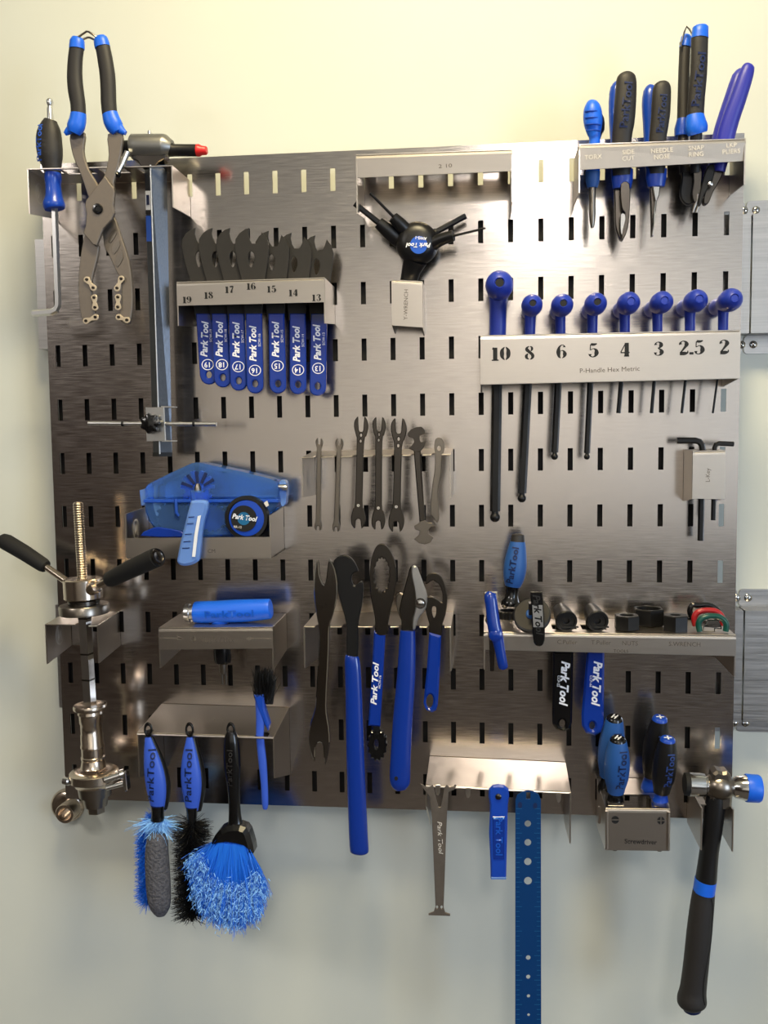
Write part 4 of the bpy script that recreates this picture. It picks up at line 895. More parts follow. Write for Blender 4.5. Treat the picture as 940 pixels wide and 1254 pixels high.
b3 = thing('brush', 'large soft blue bristle brush with a glossy black handle, frontmost on the brush shelf', 'brush', 283, 898, D, 'brushes hung on the steel shelf')
hanger(282.5, 893.5, D, b3)
rod('handle', [(283, 896, 6, D), (283, 903, 9, D), (283.5, 918, 11, D), (284.5, 940, 11.2, D), (286, 962, 8.6, D), (287, 985, 7.6, D), (288, 1006, 9, D), (289, 1014, 12, D)], 'gloss_black', b3, seg=20, flat=.75, sm=2)
text('ParkTool', 283.5, 938, D, 7.5, 'grip', b3, ang=88, bold=.01, xs=1.25, wrap=[(283, 903, 9, D), (284.5, 940, 11.2, D), (286, 962, 8.6, D)], flat=.8)
plate('ferrule', smooth_loop([(272, 1012), (288, 1007), (303, 1010), (309, 1022), (313, 1040), (308, 1042), (300, 1034), (280, 1030), (264, 1032), (262, 1026)], 2), D, .026, 'gloss_black', b3, bev=.005)
def base3():
    s = U(0, 1); return W(264 + 40 * s, 1029 + 6 * s, D + U(-.010, .012))
def tipf(frac):
    def f(a):
        # the bunch fans out downwards and to the left
        px = 470 + 0; s = (a.x - W(264, 1030, D).x) / (W(304, 1030, D).x - W(264, 1030, D).x)
        kx = ((0, 231, 1056), (.12, 238, 1092), (.3, 252, 1121), (.5, 274, 1132), (.7, 296, 1133), (.87, 315, 1124), (1.0, 324, 1098))
        s = min(.999, max(0, s)); j = max(i for i in range(6) if kx[i][0] <= s); f2 = (s - kx[j][0]) / (kx[j + 1][0] - kx[j][0])
        ex = kx[j][1] + (kx[j + 1][1] - kx[j][1]) * f2; ey = kx[j][2] + (kx[j + 1][2] - kx[j][2]) * f2
        e = W(ex + random.gauss(0, 4), ey + random.gauss(0, 5), D + .012 + random.gauss(0, .007)) + Y * ((a.y + D) * -.8)
        return a.lerp(e, frac * U(.93, 1.02))
    return f
plate('bristle_core', [(268, 1026), (304, 1030), (316, 1112), (288, 1124), (256, 1112), (240, 1056)], D + .004, .016, 'bristle_blue', b3, bev=.003)
strands(base3, tipf(.62), 2500, .0005, 'bristle_blue', b3, curl=.0006)
strands(base3, tipf(1.0), 2500, .0004, 'bristle_blue', b3, 'long_bristles', curl=.0010)
T9 = tipf(1.0)
def base5():
    a = base3(); return a.lerp(T9(a), U(.50, .97)) - Y * U(0, .006)
strands(base5, lambda a: a + Vector((random.gauss(0, .0022), random.gauss(-.0015, .0016), -abs(random.gauss(.002, .0024)))), 10000, .00042, 'bristle_light', b3, 'frayed_bristles', curl=.0006)
b4 = thing('brush', 'narrow blue handled brush, black bristle tuft at its top, rightmost on the shelf', 'brush', 321, 905, .08, 'brushes hung on the steel shelf')
plate('handle_head', [(311.5, 850), (324, 849), (325, 866), (331, 886), (329, 894), (322, 880), (315, 864)], .080, .012, 'blue', b4, bev=.002)
rod('handle', [(318, 860, 6, .082), (319, 880, 6, .082), (318, 900, 5, .083), (321, 930, 5.5, .083), (323.5, 960, 4.6, .083), (324.5, 985, 4.2, .083), (324.5, 991, 2.4, .083)], 'brush_blue', b4, seg=16, flat=.6, sm=2)
def base4(): return W(U(313, 330), U(851, 862), .078 + U(-.006, .006))
strands(base4, lambda a: a + Vector((random.gauss(.002, .0035), random.gauss(0, .004), U(.012, .036))), 1500, .00045, 'bristle_black', b4)
plate('tuft_core', [(316, 826), (330, 822), (338, 832), (334, 862), (320, 862), (315, 845)], .074, .008, 'bristle_black', b4, bev=.002)
# ================================================================== large wrench shelf
lw = holder('wrench_rack', 'steel rack with open slots holding five large blue handled and chrome tools', 'tool rack', (371.5, 768), (552, 768.5), .085, None, (372, 818), (551.5, 822), rise=.002,
            notches=[(396, .078, .0092, 1), (430, .072, .010, 1), (468, .076, .0105, 1), (501, .076, .0125, 1), (534, .076, .0100, 1)], wback=((388, 806), (553, 812)))
t = thing('headset_wrench', 'long chrome flat wrench with two open jaws and no sleeve, leftmost in the large rack', 'wrench', 396, 768, .078)
o = [(388.5, 686), (390.5, 690), (391.5, 704), (395.5, 714.5), (398.5, 714), (400.5, 702), (402.5, 687), (405, 686), (410, 696), (413.2, 714), (412.5, 734), (408, 752), (404, 765), (403, 778), (402.6, 800), (400, 850), (400, 872), (403, 890), (404, 908), (402, 922), (398.5, 936), (396.5, 924), (396, 913), (392, 908), (387, 912), (386, 918), (385.5, 932), (380.5, 920), (377.8, 903), (380.5, 884), (386, 866), (388.5, 830), (391, 790), (391, 772), (387, 748), (384.5, 725), (385.5, 700)]
plate('wrench_body', smooth_loop(o, 2), .080, .0062, 'dark_chrome', t, bev=.0011)
text('32', 396, 742, .0832, 6, 'dark_steel', t, bold=0)
t = thing('pedal_wrench', 'pedal wrench with black hooked head and a very long blue handle reaching below the board', 'wrench', 430, 768, .07)
o = [(408.5, 690), (411, 684), (417, 680), (424, 679.5), (431, 684), (436, 692), (438.5, 699), (434, 701), (430.5, 706), (431.5, 714), (435, 717), (440, 713), (443.5, 712), (445, 722), (443, 742), (438.5, 766), (438, 806), (425, 806), (424.5, 766), (419, 744), (412, 715)]
plate('hook_head', smooth_loop(o, 2), .072, .007, 'oxide', t, bev=.0012)
rod('handle', [(430.5, 803, 7.5, .073), (430.5, 805, 8.8, .073), (431.5, 815, 10, .073), (433, 850, 10.6, .074), (435, 930, 11.6, .076), (438.5, 1020, 12.2, .078), (439.8, 1040, 12.2, .078), (440, 1044, 11, .078), (440, 1046, 7, .078)], 'deep_blue', t, seg=24, flat=.6, sm=2)
t = thing('ring_wrench', 'wrench with a toothed ring head, blue sleeve and black lobed end, large rack', 'wrench', 468, 768, .077)
teeth = [(467.5 + (9.4 + .7 * math.cos(16 * a)) * math.cos(a), 703.5 + (20.6 + 1.3 * math.cos(16 * a)) * math.sin(a)) for a in [2 * math.pi * k / 96 for k in range(96)]]
o = smooth_loop([(453, 700), (455, 684), (460, 670), (467, 665.5), (475, 670), (482.5, 684), (485.5, 702), (484, 722), (479.5, 742), (476, 760), (474, 776), (460.5, 776), (459, 756), (455, 736), (453, 718)], 3)
plate('ring_head', o, .079, .0062, 'dark_steel', t, holes=[teeth], bev=.0009)
sl = plate('sleeve', [(458, 772), (472, 776), (469, 830), (465.5, 889), (451, 888), (455, 830)], .078, .0075, 'deep_blue', t, bev=.002)
text('Park Tool', 459, 838, .0818, 7.4, 'white', sl, ang=86, bold=.03, shear=.25, xs=1.28)
text('HCW-16', 465, 835, .0818, 3.2, 'white', sl, ang=86, bold=0)
plate('end_shank', [(457, 886), (465, 886), (465, 905), (458, 905)], .0765, .005, 'oxide', t, bev=.0006)
lobd = [(462 + (11.5 + .9 * math.cos(14 * a)) * math.cos(a), 911 + (19 + 1.2 * math.cos(14 * a)) * math.sin(a)) for a in [2 * math.pi * k / 84 for k in range(84)]]
plate('lobed_end', lobd, .0745, .009, 'gloss_black', t, bev=.001, holes=[ell(461, 910, 3, 6, 12)])
t = thing('channel_pliers', 'pliers with bright chrome jaw and thick blue handle, second from right in large rack', 'pliers', 500, 768, .077)
plate('dark_jaw', smooth_loop([(502.5, 694), (507, 694), (511, 712), (512, 734), (507, 752), (505.5, 778), (493, 778), (491.5, 760), (489, 746), (494, 724), (499, 706)], 2), .0765, .007, 'dark_steel', t, bev=.001)
plate('slip_tab', smooth_loop([(486, 728), (494, 727), (496, 745), (493, 760), (488, 752), (485, 740)], 2), .072, .006, 'steel', t, bev=.001)
plate('chrome_jaw', smooth_loop([(504, 694), (509.5, 693.5), (513, 701), (519, 717), (523, 730), (521.5, 744), (516, 752), (511, 760), (508.5, 770), (505, 770), (505.5, 756), (509, 742), (507.5, 722), (504, 706)], 2), .0835, .006, 'alu', t, bev=.0012)
rv = put('pivot_rivet', sweep_axis(W(514.5, 739, .0862), -Y, [(0, .0056), (.001, .0056), (.001, .0044), (.0024, .004), (.003, .002)], 20), 'chrome', t, smooth=True)
plate('rivet_groove', ell(514.5, 739, 6.6, 6.6, 24), .0867, .0004, 'ink', rv, holes=[ell(514.5, 739, 5.4, 5.4, 24)], bev=0)
rod('handle', [(499, 772, 9.5, .078), (498.5, 790, 10.5, .078), (497, 830, 11.6, .079), (493, 880, 12.4, .08), (490.5, 925, 12.8, .082), (489.5, 950, 13.2, .082), (490, 961, 12, .082), (491, 967, 7, .082)], 'deep_blue', t, seg=22, flat=.6, sm=2)
plate('tether_eye', ell(485, 953, 2.2, 2.6, 12), .0885, .002, 'ink', t, bev=0)
t = thing('hook_spanner', 'short hook spanner with curved steel head and blue handle with an oval hole', 'spanner', 534, 768, .077)
o = [(521, 715), (522, 706), (527, 702), (534, 701.5), (541, 707), (546, 720), (547.5, 736), (545.5, 752), (541.5, 765), (540, 780), (526, 780), (525.5, 764), (521.5, 750), (520, 738), (523, 730.5), (530, 731), (537, 735), (541, 737), (541.5, 726), (537, 715), (530, 710.5), (525.5, 713)]
plate('hook_head', smooth_loop(o, 2), .0775, .005, 'dark_steel', t, bev=.0008, holes=[smooth_loop([(531, 742), (534, 744), (533.5, 752), (531, 757), (528.8, 750), (529, 744)], 2)])
plate('handle', [(525.5, 774), (540, 778), (538.5, 820), (536, 862), (534, 869), (529, 872), (522, 869), (518.5, 860), (519.5, 850), (522.5, 820)], .078, .0085, 'deep_blue', t, bev=.0022, holes=[ell(526, 858, 4.4, 8.6, 18, rot=.08)])
# ================================================================== bearing press
hb = holder('press_bracket', 'steel bracket with two tall wings carrying the bearing press at the left edge', 'bracket', (55, 765), (120, 766), .070, None, (55, 813), (120, 812), rise=.004, notches=[(103, .064, .0095, 1)], wback=((86, 790), (149, 790)), logo=(.5, 777, .013))
rod('front_bead', [(109, 766.5, 1.5, .0705), (120, 766.5, 1.5, .0705)], 'holder', hb, seg=8)
pr = thing('bearing_press', 'long steel bearing press with threaded rod, two black gripped handles and stepped lower cups', 'bearing press', 102, 758, .064)
D = .066
AX = lambda y: 95.5 + (118 - 95.5) * (y - 618) / (995 - 618)      # the tilted axis in px
def axp(y): return W(AX(y), y, D)
s_ = S(D)
n = 62; th = []
y0, y1 = 616, 708
for i in range(n):
    f = i / (n - 1); yy = y0 + (y1 - y0) * f
    th.append((AX(yy), yy, 6.7 if i % 2 else 5.7, D))
rod('threaded_rod', [(AX(614.5), 614.5, 4.5, D)] + th, 'warm_steel', pr, seg=18, smooth=False)
tdir = (axp(990) - axp(620)).normalized()
def ring_part(name, y, prof, m_, parent=None, seg=36):      # prof: (px along the axis, px radius)
    return put(name, sweep_axis(axp(y), tdir, [(a * s_, r * s_) for a, r in prof], seg), m_, parent or pr, smooth=True)
hub = ring_part('hub', 708, [(0, 7), (0, 22.5), (1.6, 24.4), (25.5, 24.4), (27, 22.5), (27, 8)], 'warm_steel')
ring_part('hub_collar', 735, [(0, 20), (5, 20)], 'dark_steel')
ring_part('flange', 740, [(0, 10), (0, 30.5), (1.5, 31.5), (11, 31.5), (12, 30.5), (12, 8)], 'steel')
a_ = rod('handle_rod', [(84, 714, 4.6, D - .004), (52, 691, 4.6, D - .018)], 'warm_steel', pr, seg=16)
rod('foam_grip', [(56, 694, 8, D - .016), (53, 692, 9.4, D - .017), (30, 677, 10.2, D - .025), (8, 664, 10.6, D - .033), (3, 662, 9.6, D - .034), (0, 660.5, 6, D - .035)], 'foam', a_, seg=20)
ring_part('socket_boss', 719, [(0, 1), (0, 1.2)], 'warm_steel')
bs_ = rod('handle_socket', [(111, 722, 8.2, D + .012), (117, 719, 8.2, D + .022), (118, 718.5, 6.4, D + .023)], 'warm_steel', pr, seg=20)
a_ = rod('handle_rod', [(110, 722.5, 5, D + .014), (140, 707, 5, D + .036)], 'warm_steel', pr, seg=16)
rod('foam_grip', [(133, 711, 8.6, D + .032), (136, 709, 10.6, D + .034), (160, 697, 11.8, D + .052), (185, 685.5, 12.6, D + .066), (192, 682.5, 12.4, D + .070)], 'foam', a_, seg=22)
put('grip_end_plug', sweep_axis(W(193.5, 682, D + .0705), (W(193.5, 682, D + .0705) - W(160, 697, D + .052)).normalized(), [(0, .0100), (.0008, .0098), (.001, .007), (.0002, .006)], 20), 'dark_steel', a_, smooth=True)
rod('square_spindle', [(AX(744), 744, 8.0, D), (AX(866), 866, 8.0, D)], 'chrome', pr, seg=4, smooth=False, tw=.36)
for yy in (757, 800.5, 832): rod('spindle_groove', [(AX(yy - 1), yy - 1, 8.4, D), (AX(yy + 1), yy + 1, 8.4, D)], 'dark_steel', pr, seg=4, smooth=False, tw=.36)
ring_part('cup_rim', 864, [(0, 15), (-1, 17), (-1.5, 20.5), (1, 21.5), (4, 21), (6, 18), (7, 15.5)], 'warm_steel')
ring_part('stepped_cup', 870, [(-4, 15), (4, 16.2), (5, 14.8), (16, 14.6), (17, 13.8), (30, 13.6), (31, 14.2), (44, 14.4), (45, 15.0), (48, 15.2), (49, 14.2), (60, 14.4), (61, 15.4), (64, 15.4), (65, 14.6), (74, 16.2), (75, 17)], 'warm_steel')
ring_part('lower_flange', 943, [(0, 14), (-1.5, 20), (0, 29), (2, 31.2), (12, 31.4), (15, 27), (19, 25), (20, 20)], 'warm_steel')
ring_part('lower_collar', 961, [(0, 22), (14, 20.5), (15, 16), (21, 15.5), (28, 14.5)], 'steel')
ring_part('end_hex', 986, [(0, 11.5), (9, 11.5), (10.5, 9)], 'steel', seg=6)
for nm, q in (('side_bolt', [(128, 955, 5, D + .02), (146, 949, 5, D + .014), (147, 948.7, 6.4, D + .014), (152, 947, 6.4, D + .012)]), ('side_bolt', [(130, 965, 3.4, D + .02), (156, 958, 3.4, D + .012)]), ('side_bolt', [(100, 958, 4, D + .022), (86, 957, 4.4, D + .016), (84.5, 957, 5.4, D + .016), (79, 956, 5.4, D + .014)]), ('side_bolt', [(112, 962, 3, D + .026), (98, 960, 3, D + .026)])):
    rod(nm, q, 'chrome', pr, seg=14)
plate('clamp_ear', [(153, 944), (156, 944), (158, 966), (155, 968), (152, 958)], D + .012, .012, 'chrome', pr, bev=.0008)
# ================================================================== long right shelf
ls = holder('parts_shelf', 'long steel shelf with etched lettering holding nuts and pullers on the right half', 'shelf', (592, 774.5), (901, 778.5), .084, (795.5, 803.5), (589.5, 820), (901, 829), rise=.001,
            notches=[(x, .05, .014, 0) for x in (690, 726)], wback=((589, 800), (884, 806)))
for s, x, y in (('C.Puller', 694, 786.5), ('T.Puller', 735.5, 787), ('NUTS', 771, 788), ('S.WRENCH', 838, 789)): text(s, x, y, .0845, 5.4, 'etch', ls, ang=-.6, bold=0)
text('TOOLS', 760, 797.5, .0845, 4, 'etch', ls, ang=-.6, bold=0)
t = thing('lever_tool', 'blue lever tool with round hub hung over the left end of the long shelf', 'lever tool', 605, 772, .09)
rod('lever', [(600, 726, 4, .100), (600, 729, 7.4, .101), (602, 745, 7.6, .102), (604.5, 765, 8, .104), (607, 776, 8.6, .104), (610, 786, 7.0, .104), (613, 802, 6.2, .104), (616, 817, 6, .103), (616.4, 819, 3, .103)], 'deep_blue', t, seg=20, flat=.7, sm=2)
put('lever_hub', sweep_axis(W(606.5, 776, .098), -Y, [(0, .0086), (.006, .0086), (.0105, .0072), (.0122, .004)], 24), 'deep_blue', t, smooth=True)
plate('chrome_frame', [(592.5, 725), (608.5, 724.5), (609, 732), (604, 735), (604, 762), (599, 770), (594, 760), (596, 745), (592.5, 735)], .092, .008, 'chrome', t, bev=.001)
plate('rear_arm', [(599, 796), (606, 796), (605, 822), (600, 822)], .088, .003, 'dark_steel', t, bev=.0004)
plate('frame_arm', [(599, 765), (606, 770), (606, 800), (599, 800)], .0885, .0032, 'dark_steel', t, bev=.0004)
t = thing('toothed_driver', 'stubby driver with matt blue handle and black cap standing on the long shelf', 'driver', 626, 757, .045)
D = .05
HP = [(633.5, 663, 9.0, D), (633, 670, 10.6, D), (631.5, 684, 13, D), (630.2, 697, 13.8, D), (628.8, 709, 12.4, D), (627.5, 718, 9.4, D)]
rod('handle', HP, 'handle_blue', t, seg=22, sm=3)
text('ParkTool', 627.4, 691, D, 8, 'dark_blue_print', t, ang=80, bold=.02, xs=1.1, wrap=HP)
rod('cap', [(634, 653.5, 4, D), (634, 655, 7.4, D), (633.7, 660, 8.2, D), (633.4, 664, 9, D)], 'grip', t, seg=20)
rod('neck', [(627.5, 716, 9, D), (626.8, 722, 7.6, D), (626, 731, 8.4, D), (625, 737, 11.4, D), (624.8, 741, 11.6, D)], 'gloss_black', t, seg=20, sm=2)
c = W(622.5, 757, D)
gr_ = [(.0135 + (.0009 if k % 2 else 0)) for k in range(44)]
rr = [[c + Vector((r * q * math.cos(2 * math.pi * k / 44), r * q * math.sin(2 * math.pi * k / 44), h_)) for k, r in enumerate(gr_)] for h_, q in ((0, .96), (.001, 1), (.0085, 1), (.0092, .95), (.0094, .70), (.004, .66))]
gb = put('toothed_base', mesh([v for r in rr for v in r], [[i * 44 + k, i * 44 + (k + 1) % 44, (i + 1) * 44 + (k + 1) % 44, (i + 1) * 44 + k] for i in range(5) for k in range(44)] + [list(range(44)), list(range(220, 264))]), 'oxide', t)
put('base_screw', sweep_axis(W(618, 743, .056), Vector((0, -.4, .9)).normalized(), [(0, .0034), (.002, .0032), (.003, .002)], 14), 'steel', t, smooth=True)
t = thing('disc_tool', 'grey disc with a lettered black strap leaning on the front of the long shelf', 'disc tool', 655, 770, .085)
dn = Vector((-.18, -.80, .57)).normalized(); c = W(651.5, 755, .088)
put('disc', sweep_axis(c, dn, [(0, .0200), (.001, .0215), (.0055, .0215), (.0062, .0206), (.0062, .0090)], 40), 'black', t, smooth=True)
put('disc_face', sweep_axis(c + dn * .0063, dn, [(0, .0195), (.0004, .0193), (.0005, .0085)], 40), 'disc_grey', t, smooth=True)
put('centre_bolt', sweep_axis(c + dn * .0066, dn, [(0, .0062), (.002, .0060), (.003, .0045), (.0022, .002)], 20), 'handle_blue', t, smooth=True)
st = plate('strap', smooth_loop([(649, 727), (652, 724.5), (661, 724.5), (664, 727), (665.5, 745), (666.8, 770), (666.5, 784), (663, 790.5), (658, 791), (653.5, 787), (651.5, 770), (650.5, 745)], 2), .1075, .004, 'gloss_black', t, bev=.001)
plate('strap_patch', [(651.5, 741), (664, 741), (665.2, 768), (652.8, 768)], .1096, .0002, 'alu', st, bev=0)
text('Park Tool', 658, 752, .1100, 8.6, 'ink', st, ang=-85, bold=.03, shear=.25, xs=1.02)
plate('strap_arm', [(647, 738), (652, 738), (652, 752), (647, 752)], .100, .014, 'gloss_black', st, bev=.0008)
for lb, x, hx, col, tc in (('crank puller with black socket head and black flat handle hanging below the long shelf', 689, 0, 'gloss_black', 'black'), ('crank puller with black socket head and blue flat handle hanging below the long shelf', 726, 1, 'deep_blue', 'blue')):
    t = thing('crank_puller', lb, 'crank puller', x, 770, .055, 'crank pullers in the long shelf')
    o = -1.5 if hx == 0 else 0
    ax_ = Vector((.10, -.92, -.16)).normalized()
    put('socket_head', sweep_axis(W(x - 3, 747, .036), ax_, [(0, .0070), (.001, .0092), (.014, .0098), (.0145, .0108), (.030, .0112), (.036, .0128), (.0375, .0128), (.0385, .012), (.0385, .0102), (.0365, .0098), (.0365, .0040), (.034, .0036)], 32), 'black', t, smooth=True)
    plate('base_shadow_line', [(x + 1, 766.5), (x + 19, 767), (x + 19, 768.4), (x + 1, 768.4)], .070, .004, 'ink', t, bev=0)  # black strip painted in as the shadow line at the head's base
    plate('head_shank', [(x - 9, 752), (x + 7, 752), (x + 9, 800), (x - 9, 800)], .052, .006, 'oxide', t, bev=.0006)
    if hx == 0: q = [(676.5, 797), (701.5, 797), (701, 840), (700, 884), (697, 892), (690, 895), (681, 893), (676, 886), (675.5, 870), (676, 840)]; cx_, hy_, tx = 688, 885.5, 690
    else: q = [(718, 797), (739.5, 797), (739, 850), (738.5, 886), (735, 896), (728, 900), (717, 897), (712, 888), (711.5, 875), (714, 845)]; cx_, hy_, tx = 724.5, 888, 729.5
    hs = plate('flat_handle', q, .052, .0085, col, t, bev=.0024, holes=[ell(cx_, hy_, 3.6, 5.2, 16)])
    text('Park Tool', tx + .5, 836, .0562, 10, 'white', hs, ang=-93, bold=.036, shear=.25, xs=.97)
    text('CCP-%s' % ('22' if hx == 0 else '44'), tx - 6.5, 834, .0562, 3.2, 'white', hs, ang=-93, bold=0)
def hexnut(label, cx, cy, r, hh, ri, d, rot, grp='black hex sockets on the long shelf'):
    c = W(cx, cy, d); s = S(d); V = []; N = 24
    def hexr(k): a = 2 * math.pi * k / N; return 1 / max(math.cos((a % (math.pi / 3)) - math.pi / 6), .5) * .866
    rows = [(0, 0), (0, 1), (hh * .94, 1), (hh, .95)]
    P = []
    for z, q in ((0, .8), (0, .96), (1, 1), (hh - 1.2, 1), (hh, .94)):
        P.append([c + Vector((math.cos(2 * math.pi * k / N + rot) * hexr(k) * r * q * s, math.sin(2 * math.pi * k / N + rot) * hexr(k) * r * q * s, z * s)) for k in range(N)])
    for z, q in ((hh, ri / r * 1.08), (hh - 1, ri / r), (2, ri / r)):
        P.append([c + Vector((math.cos(2 * math.pi * k / N + rot) * r * q * s, math.sin(2 * math.pi * k / N + rot) * r * q * s, z * s)) for k in range(N)])
    me = mesh([v for q in P for v in q], [[i * N + k, i * N + (k + 1) % N, (i + 1) * N + (k + 1) % N, (i + 1) * N + k] for i in range(7) for k in range(N)] + [list(range(N)), list(range(7 * N, 8 * N))])
    o = put('hex_socket', me, 'oxide', None, org=c); tag(o, label, 'hex socket', grp)
hexnut('black hex socket with a wide bore, leftmost of the three on the long shelf', 767, 770.5, 15.6, 17.5, 8.2, .062, .5)
hexnut('largest and rearmost of the three black hex sockets on the long shelf', 793.5, 764.5, 19, 20, 14, .034, .5)
hexnut('black hex socket with a small bore, rightmost of the three on the long shelf', 826.5, 773, 15.6, 20, 6, .062, .35)
for lb, m_, x0, yt, yb_2, d, w_ in (('black coated spoke wrench, rearmost of the three on the long shelf', 'gloss_black', 862, 738.5, 758, .044, 17.5), ('red coated spoke wrench standing between the black and green ones', 'red_dip', 867, 745, 768, .058, 17.5), ('green coated spoke wrench in front of the red one', 'green_dip', 872, 752, 775, .072, 17)):
    t = thing('spoke_wrench', lb, 'spoke wrench', x0, yb_2, d, 'coated spoke wrenches on the long shelf')
    arch = [(x0 - w_ + 1.5, yb_2 - 2, 3.4, d), (x0 - w_, yb_2 - 10, 3.6, d), (x0 - w_ + 3, yb_2 - 17, 3.6, d), (x0 - w_ + 10, yt + 3, 3.6, d), (x0, yt + 2.4, 3.4, d), (x0 + w_ - 9, yt + 3.4, 3.6, d), (x0 + w_ - 2.5, yt + 8, 3.6, d), (x0 + w_, yb_2 - 9, 3.6, d), (x0 + w_ - 1, yb_2 - 2, 3.4, d)]
    rod('coated_loop', arch, m_, t, seg=14, sm=3, flat=1.1)
    plate('steel_core', [(x0 - w_ + 6, yb_2 - 8), (x0 - 6, yt + 7), (x0 + 7, yt + 7), (x0 + w_ - 6, yb_2 - 8), (x0 + w_ - 6, yb_2 - 4.6), (x0 + 3, yb_2 - 5), (x0 + 3, yb_2 - 1.5), (x0 - w_ + 5, yb_2 - 1.5)], d - .001, .004, 'chrome', t, bev=.0005, holes=[[(x0 - 9, yb_2 - 9), (x0 + 5, yb_2 - 11), (x0 + 9, yb_2 - 9), (x0 + 3, yb_2 - 7)]])
# ================================================================== lower centre bracket
lb2 = holder('hook_bracket', 'wide bright bracket at the bottom centre with a ruler and two gauges hanging', 'bracket', (521, 962), (699, 971), .080, None, (520, 988), (701, 1033), rise=.008, notches=[], wback=((524, 1010), (693, 1006)))
rod('front_bead', [(522, 962.6, 1.5, .0805), (697, 971.2, 1.5, .0805)], 'holder', lb2, seg=8)
for x, y in ((536, 968), (573, 971), (611, 976), (646.5, 976), (684, 977)): plate('hook_tab', [(x - 3, y - 7), (x + 3, y - 7), (x + 2.4, y + 3), (x + .5, y + 6), (x - 1.5, y + 5), (x - 3, y)], .0815, .0016, 'holder', lb2, bev=.0003)
t = thing('chain_gauge', 'flat steel T shaped gauge with forked top hanging left on the lower bracket', 'gauge', 537, 962, .086)
o = [(516, 962), (514.5, 959.5), (518, 961), (523, 965), (530, 961), (532, 972), (536.5, 988), (539.5, 988), (542, 976), (543.5, 965), (547, 961), (550, 964), (555, 963), (557, 960.5), (559, 962), (555.5, 967), (549, 969.5), (547, 1000), (545.5, 1040), (543, 1111), (545, 1117), (551, 1119), (551, 1121.5), (524.5, 1120.5), (524.5, 1118.5), (531, 1116), (533, 1110), (531, 1060), (528.5, 1000), (526, 975), (521, 969)]
g_ = plate('gauge_body', o, .0865, .0018, 'plier_steel', t, bev=.0003, holes=[ell(535, 1110.5, 1.4, 2, 10), ell(540.5, 1110.5, 1.4, 2, 10)])
text('Park Tool', 538.5, 1025, .0875, 6, 'pale_etch', t, ang=-88, bold=-.004, shear=.25, xs=1.25)
t = thing('blue_gauge', 'blue plastic handled tool hung by a screw beside the long ruler', 'gauge', 610, 962, .088)
o = [(598, 974), (598.5, 966), (603, 961.5), (610, 960.5), (617, 961.5), (622.5, 966), (623, 974), (621.5, 985), (620.8, 1020), (620, 1050), (619.5, 1075), (600.5, 1075), (600, 1050), (598.5, 1020), (600, 985)]
g_ = plate('body', o, .0885, .007, 'blue', t, bev=.0018)
plate('raised_panel', [(603, 1000), (618, 1000), (617, 1052), (604, 1052)], .0925, .0012, 'deep_blue', t, bev=.0004)
text('Park Tool', 610.5, 1024, .0932, 8.6, 'badge', t, ang=-90, bold=.02, xs=1.05)
plate('index_line', [(604, 1001.5), (617, 1001.5), (617, 1003), (604, 1003)], .0932, .0003, 'bristle_light', t, bev=0)
plate('pale_foot', [(601, 1072.5), (619.5, 1072.5), (619.5, 1075.6), (601, 1075.6)], .0887, .0074, 'smoke_blue', t, bev=.0004)
sc = put('screw', sweep_axis(W(610, 975.5, .092), -Y, [(0, .0036), (.0014, .0034), (.0022, .002)], 16), 'dark_steel', t, smooth=True)
t = thing('hanging_ruler', 'long dark blue perforated ruler strip hanging from the lower bracket past the picture bottom', 'ruler', 646, 968, .088)
o = [(630.5, 1300), (630.8, 980), (633, 973), (640, 969), (646.5, 967.5), (653, 969), (659.5, 973), (662, 980), (662.5, 1300)]
hl = [ell(646, 1008.5, 4.0, n=16), ell(646, 1031.5, 4.2, n=16), ell(646, 1055, 4.5, n=16), ell(646.2, 1078.5, 4.8, n=16), ell(646.5, 1172.5, 2.9, n=14), ell(646.5, 1196, 2.6, n=14), ell(646.8, 1219.5, 2.1, n=12), ell(647, 1242.5, 1.7, n=12), [(644, 970), (649, 970), (649, 978), (644, 978)]]
r_ = plate('ruler_strip', o[::-1], .0885, .0012, 'navy', t, bev=.0002, holes=hl)
put('graduation', join([plate_mesh([(631.5, y), (636 if k % 5 else 639, y), (636 if k % 5 else 639, y + .5), (631.5, y + .5)], .0893, .0001, bev=0) for k, y in enumerate(range(990, 1256, 6))] + [plate_mesh([(661.5, y), (657 if k % 5 else 654, y), (657 if k % 5 else 654, y + .5), (661.5, y + .5)], .0893, .0001, bev=0) for k, y in enumerate(range(990, 1256, 6))]), 'teal', r_)
for x, y in ((636.5, 986), (655, 987)): plate('printed_dot', ell(x, y, 2.6, 4, 12), .0893, .0001, 'dark_blue_print', r_, bev=0)
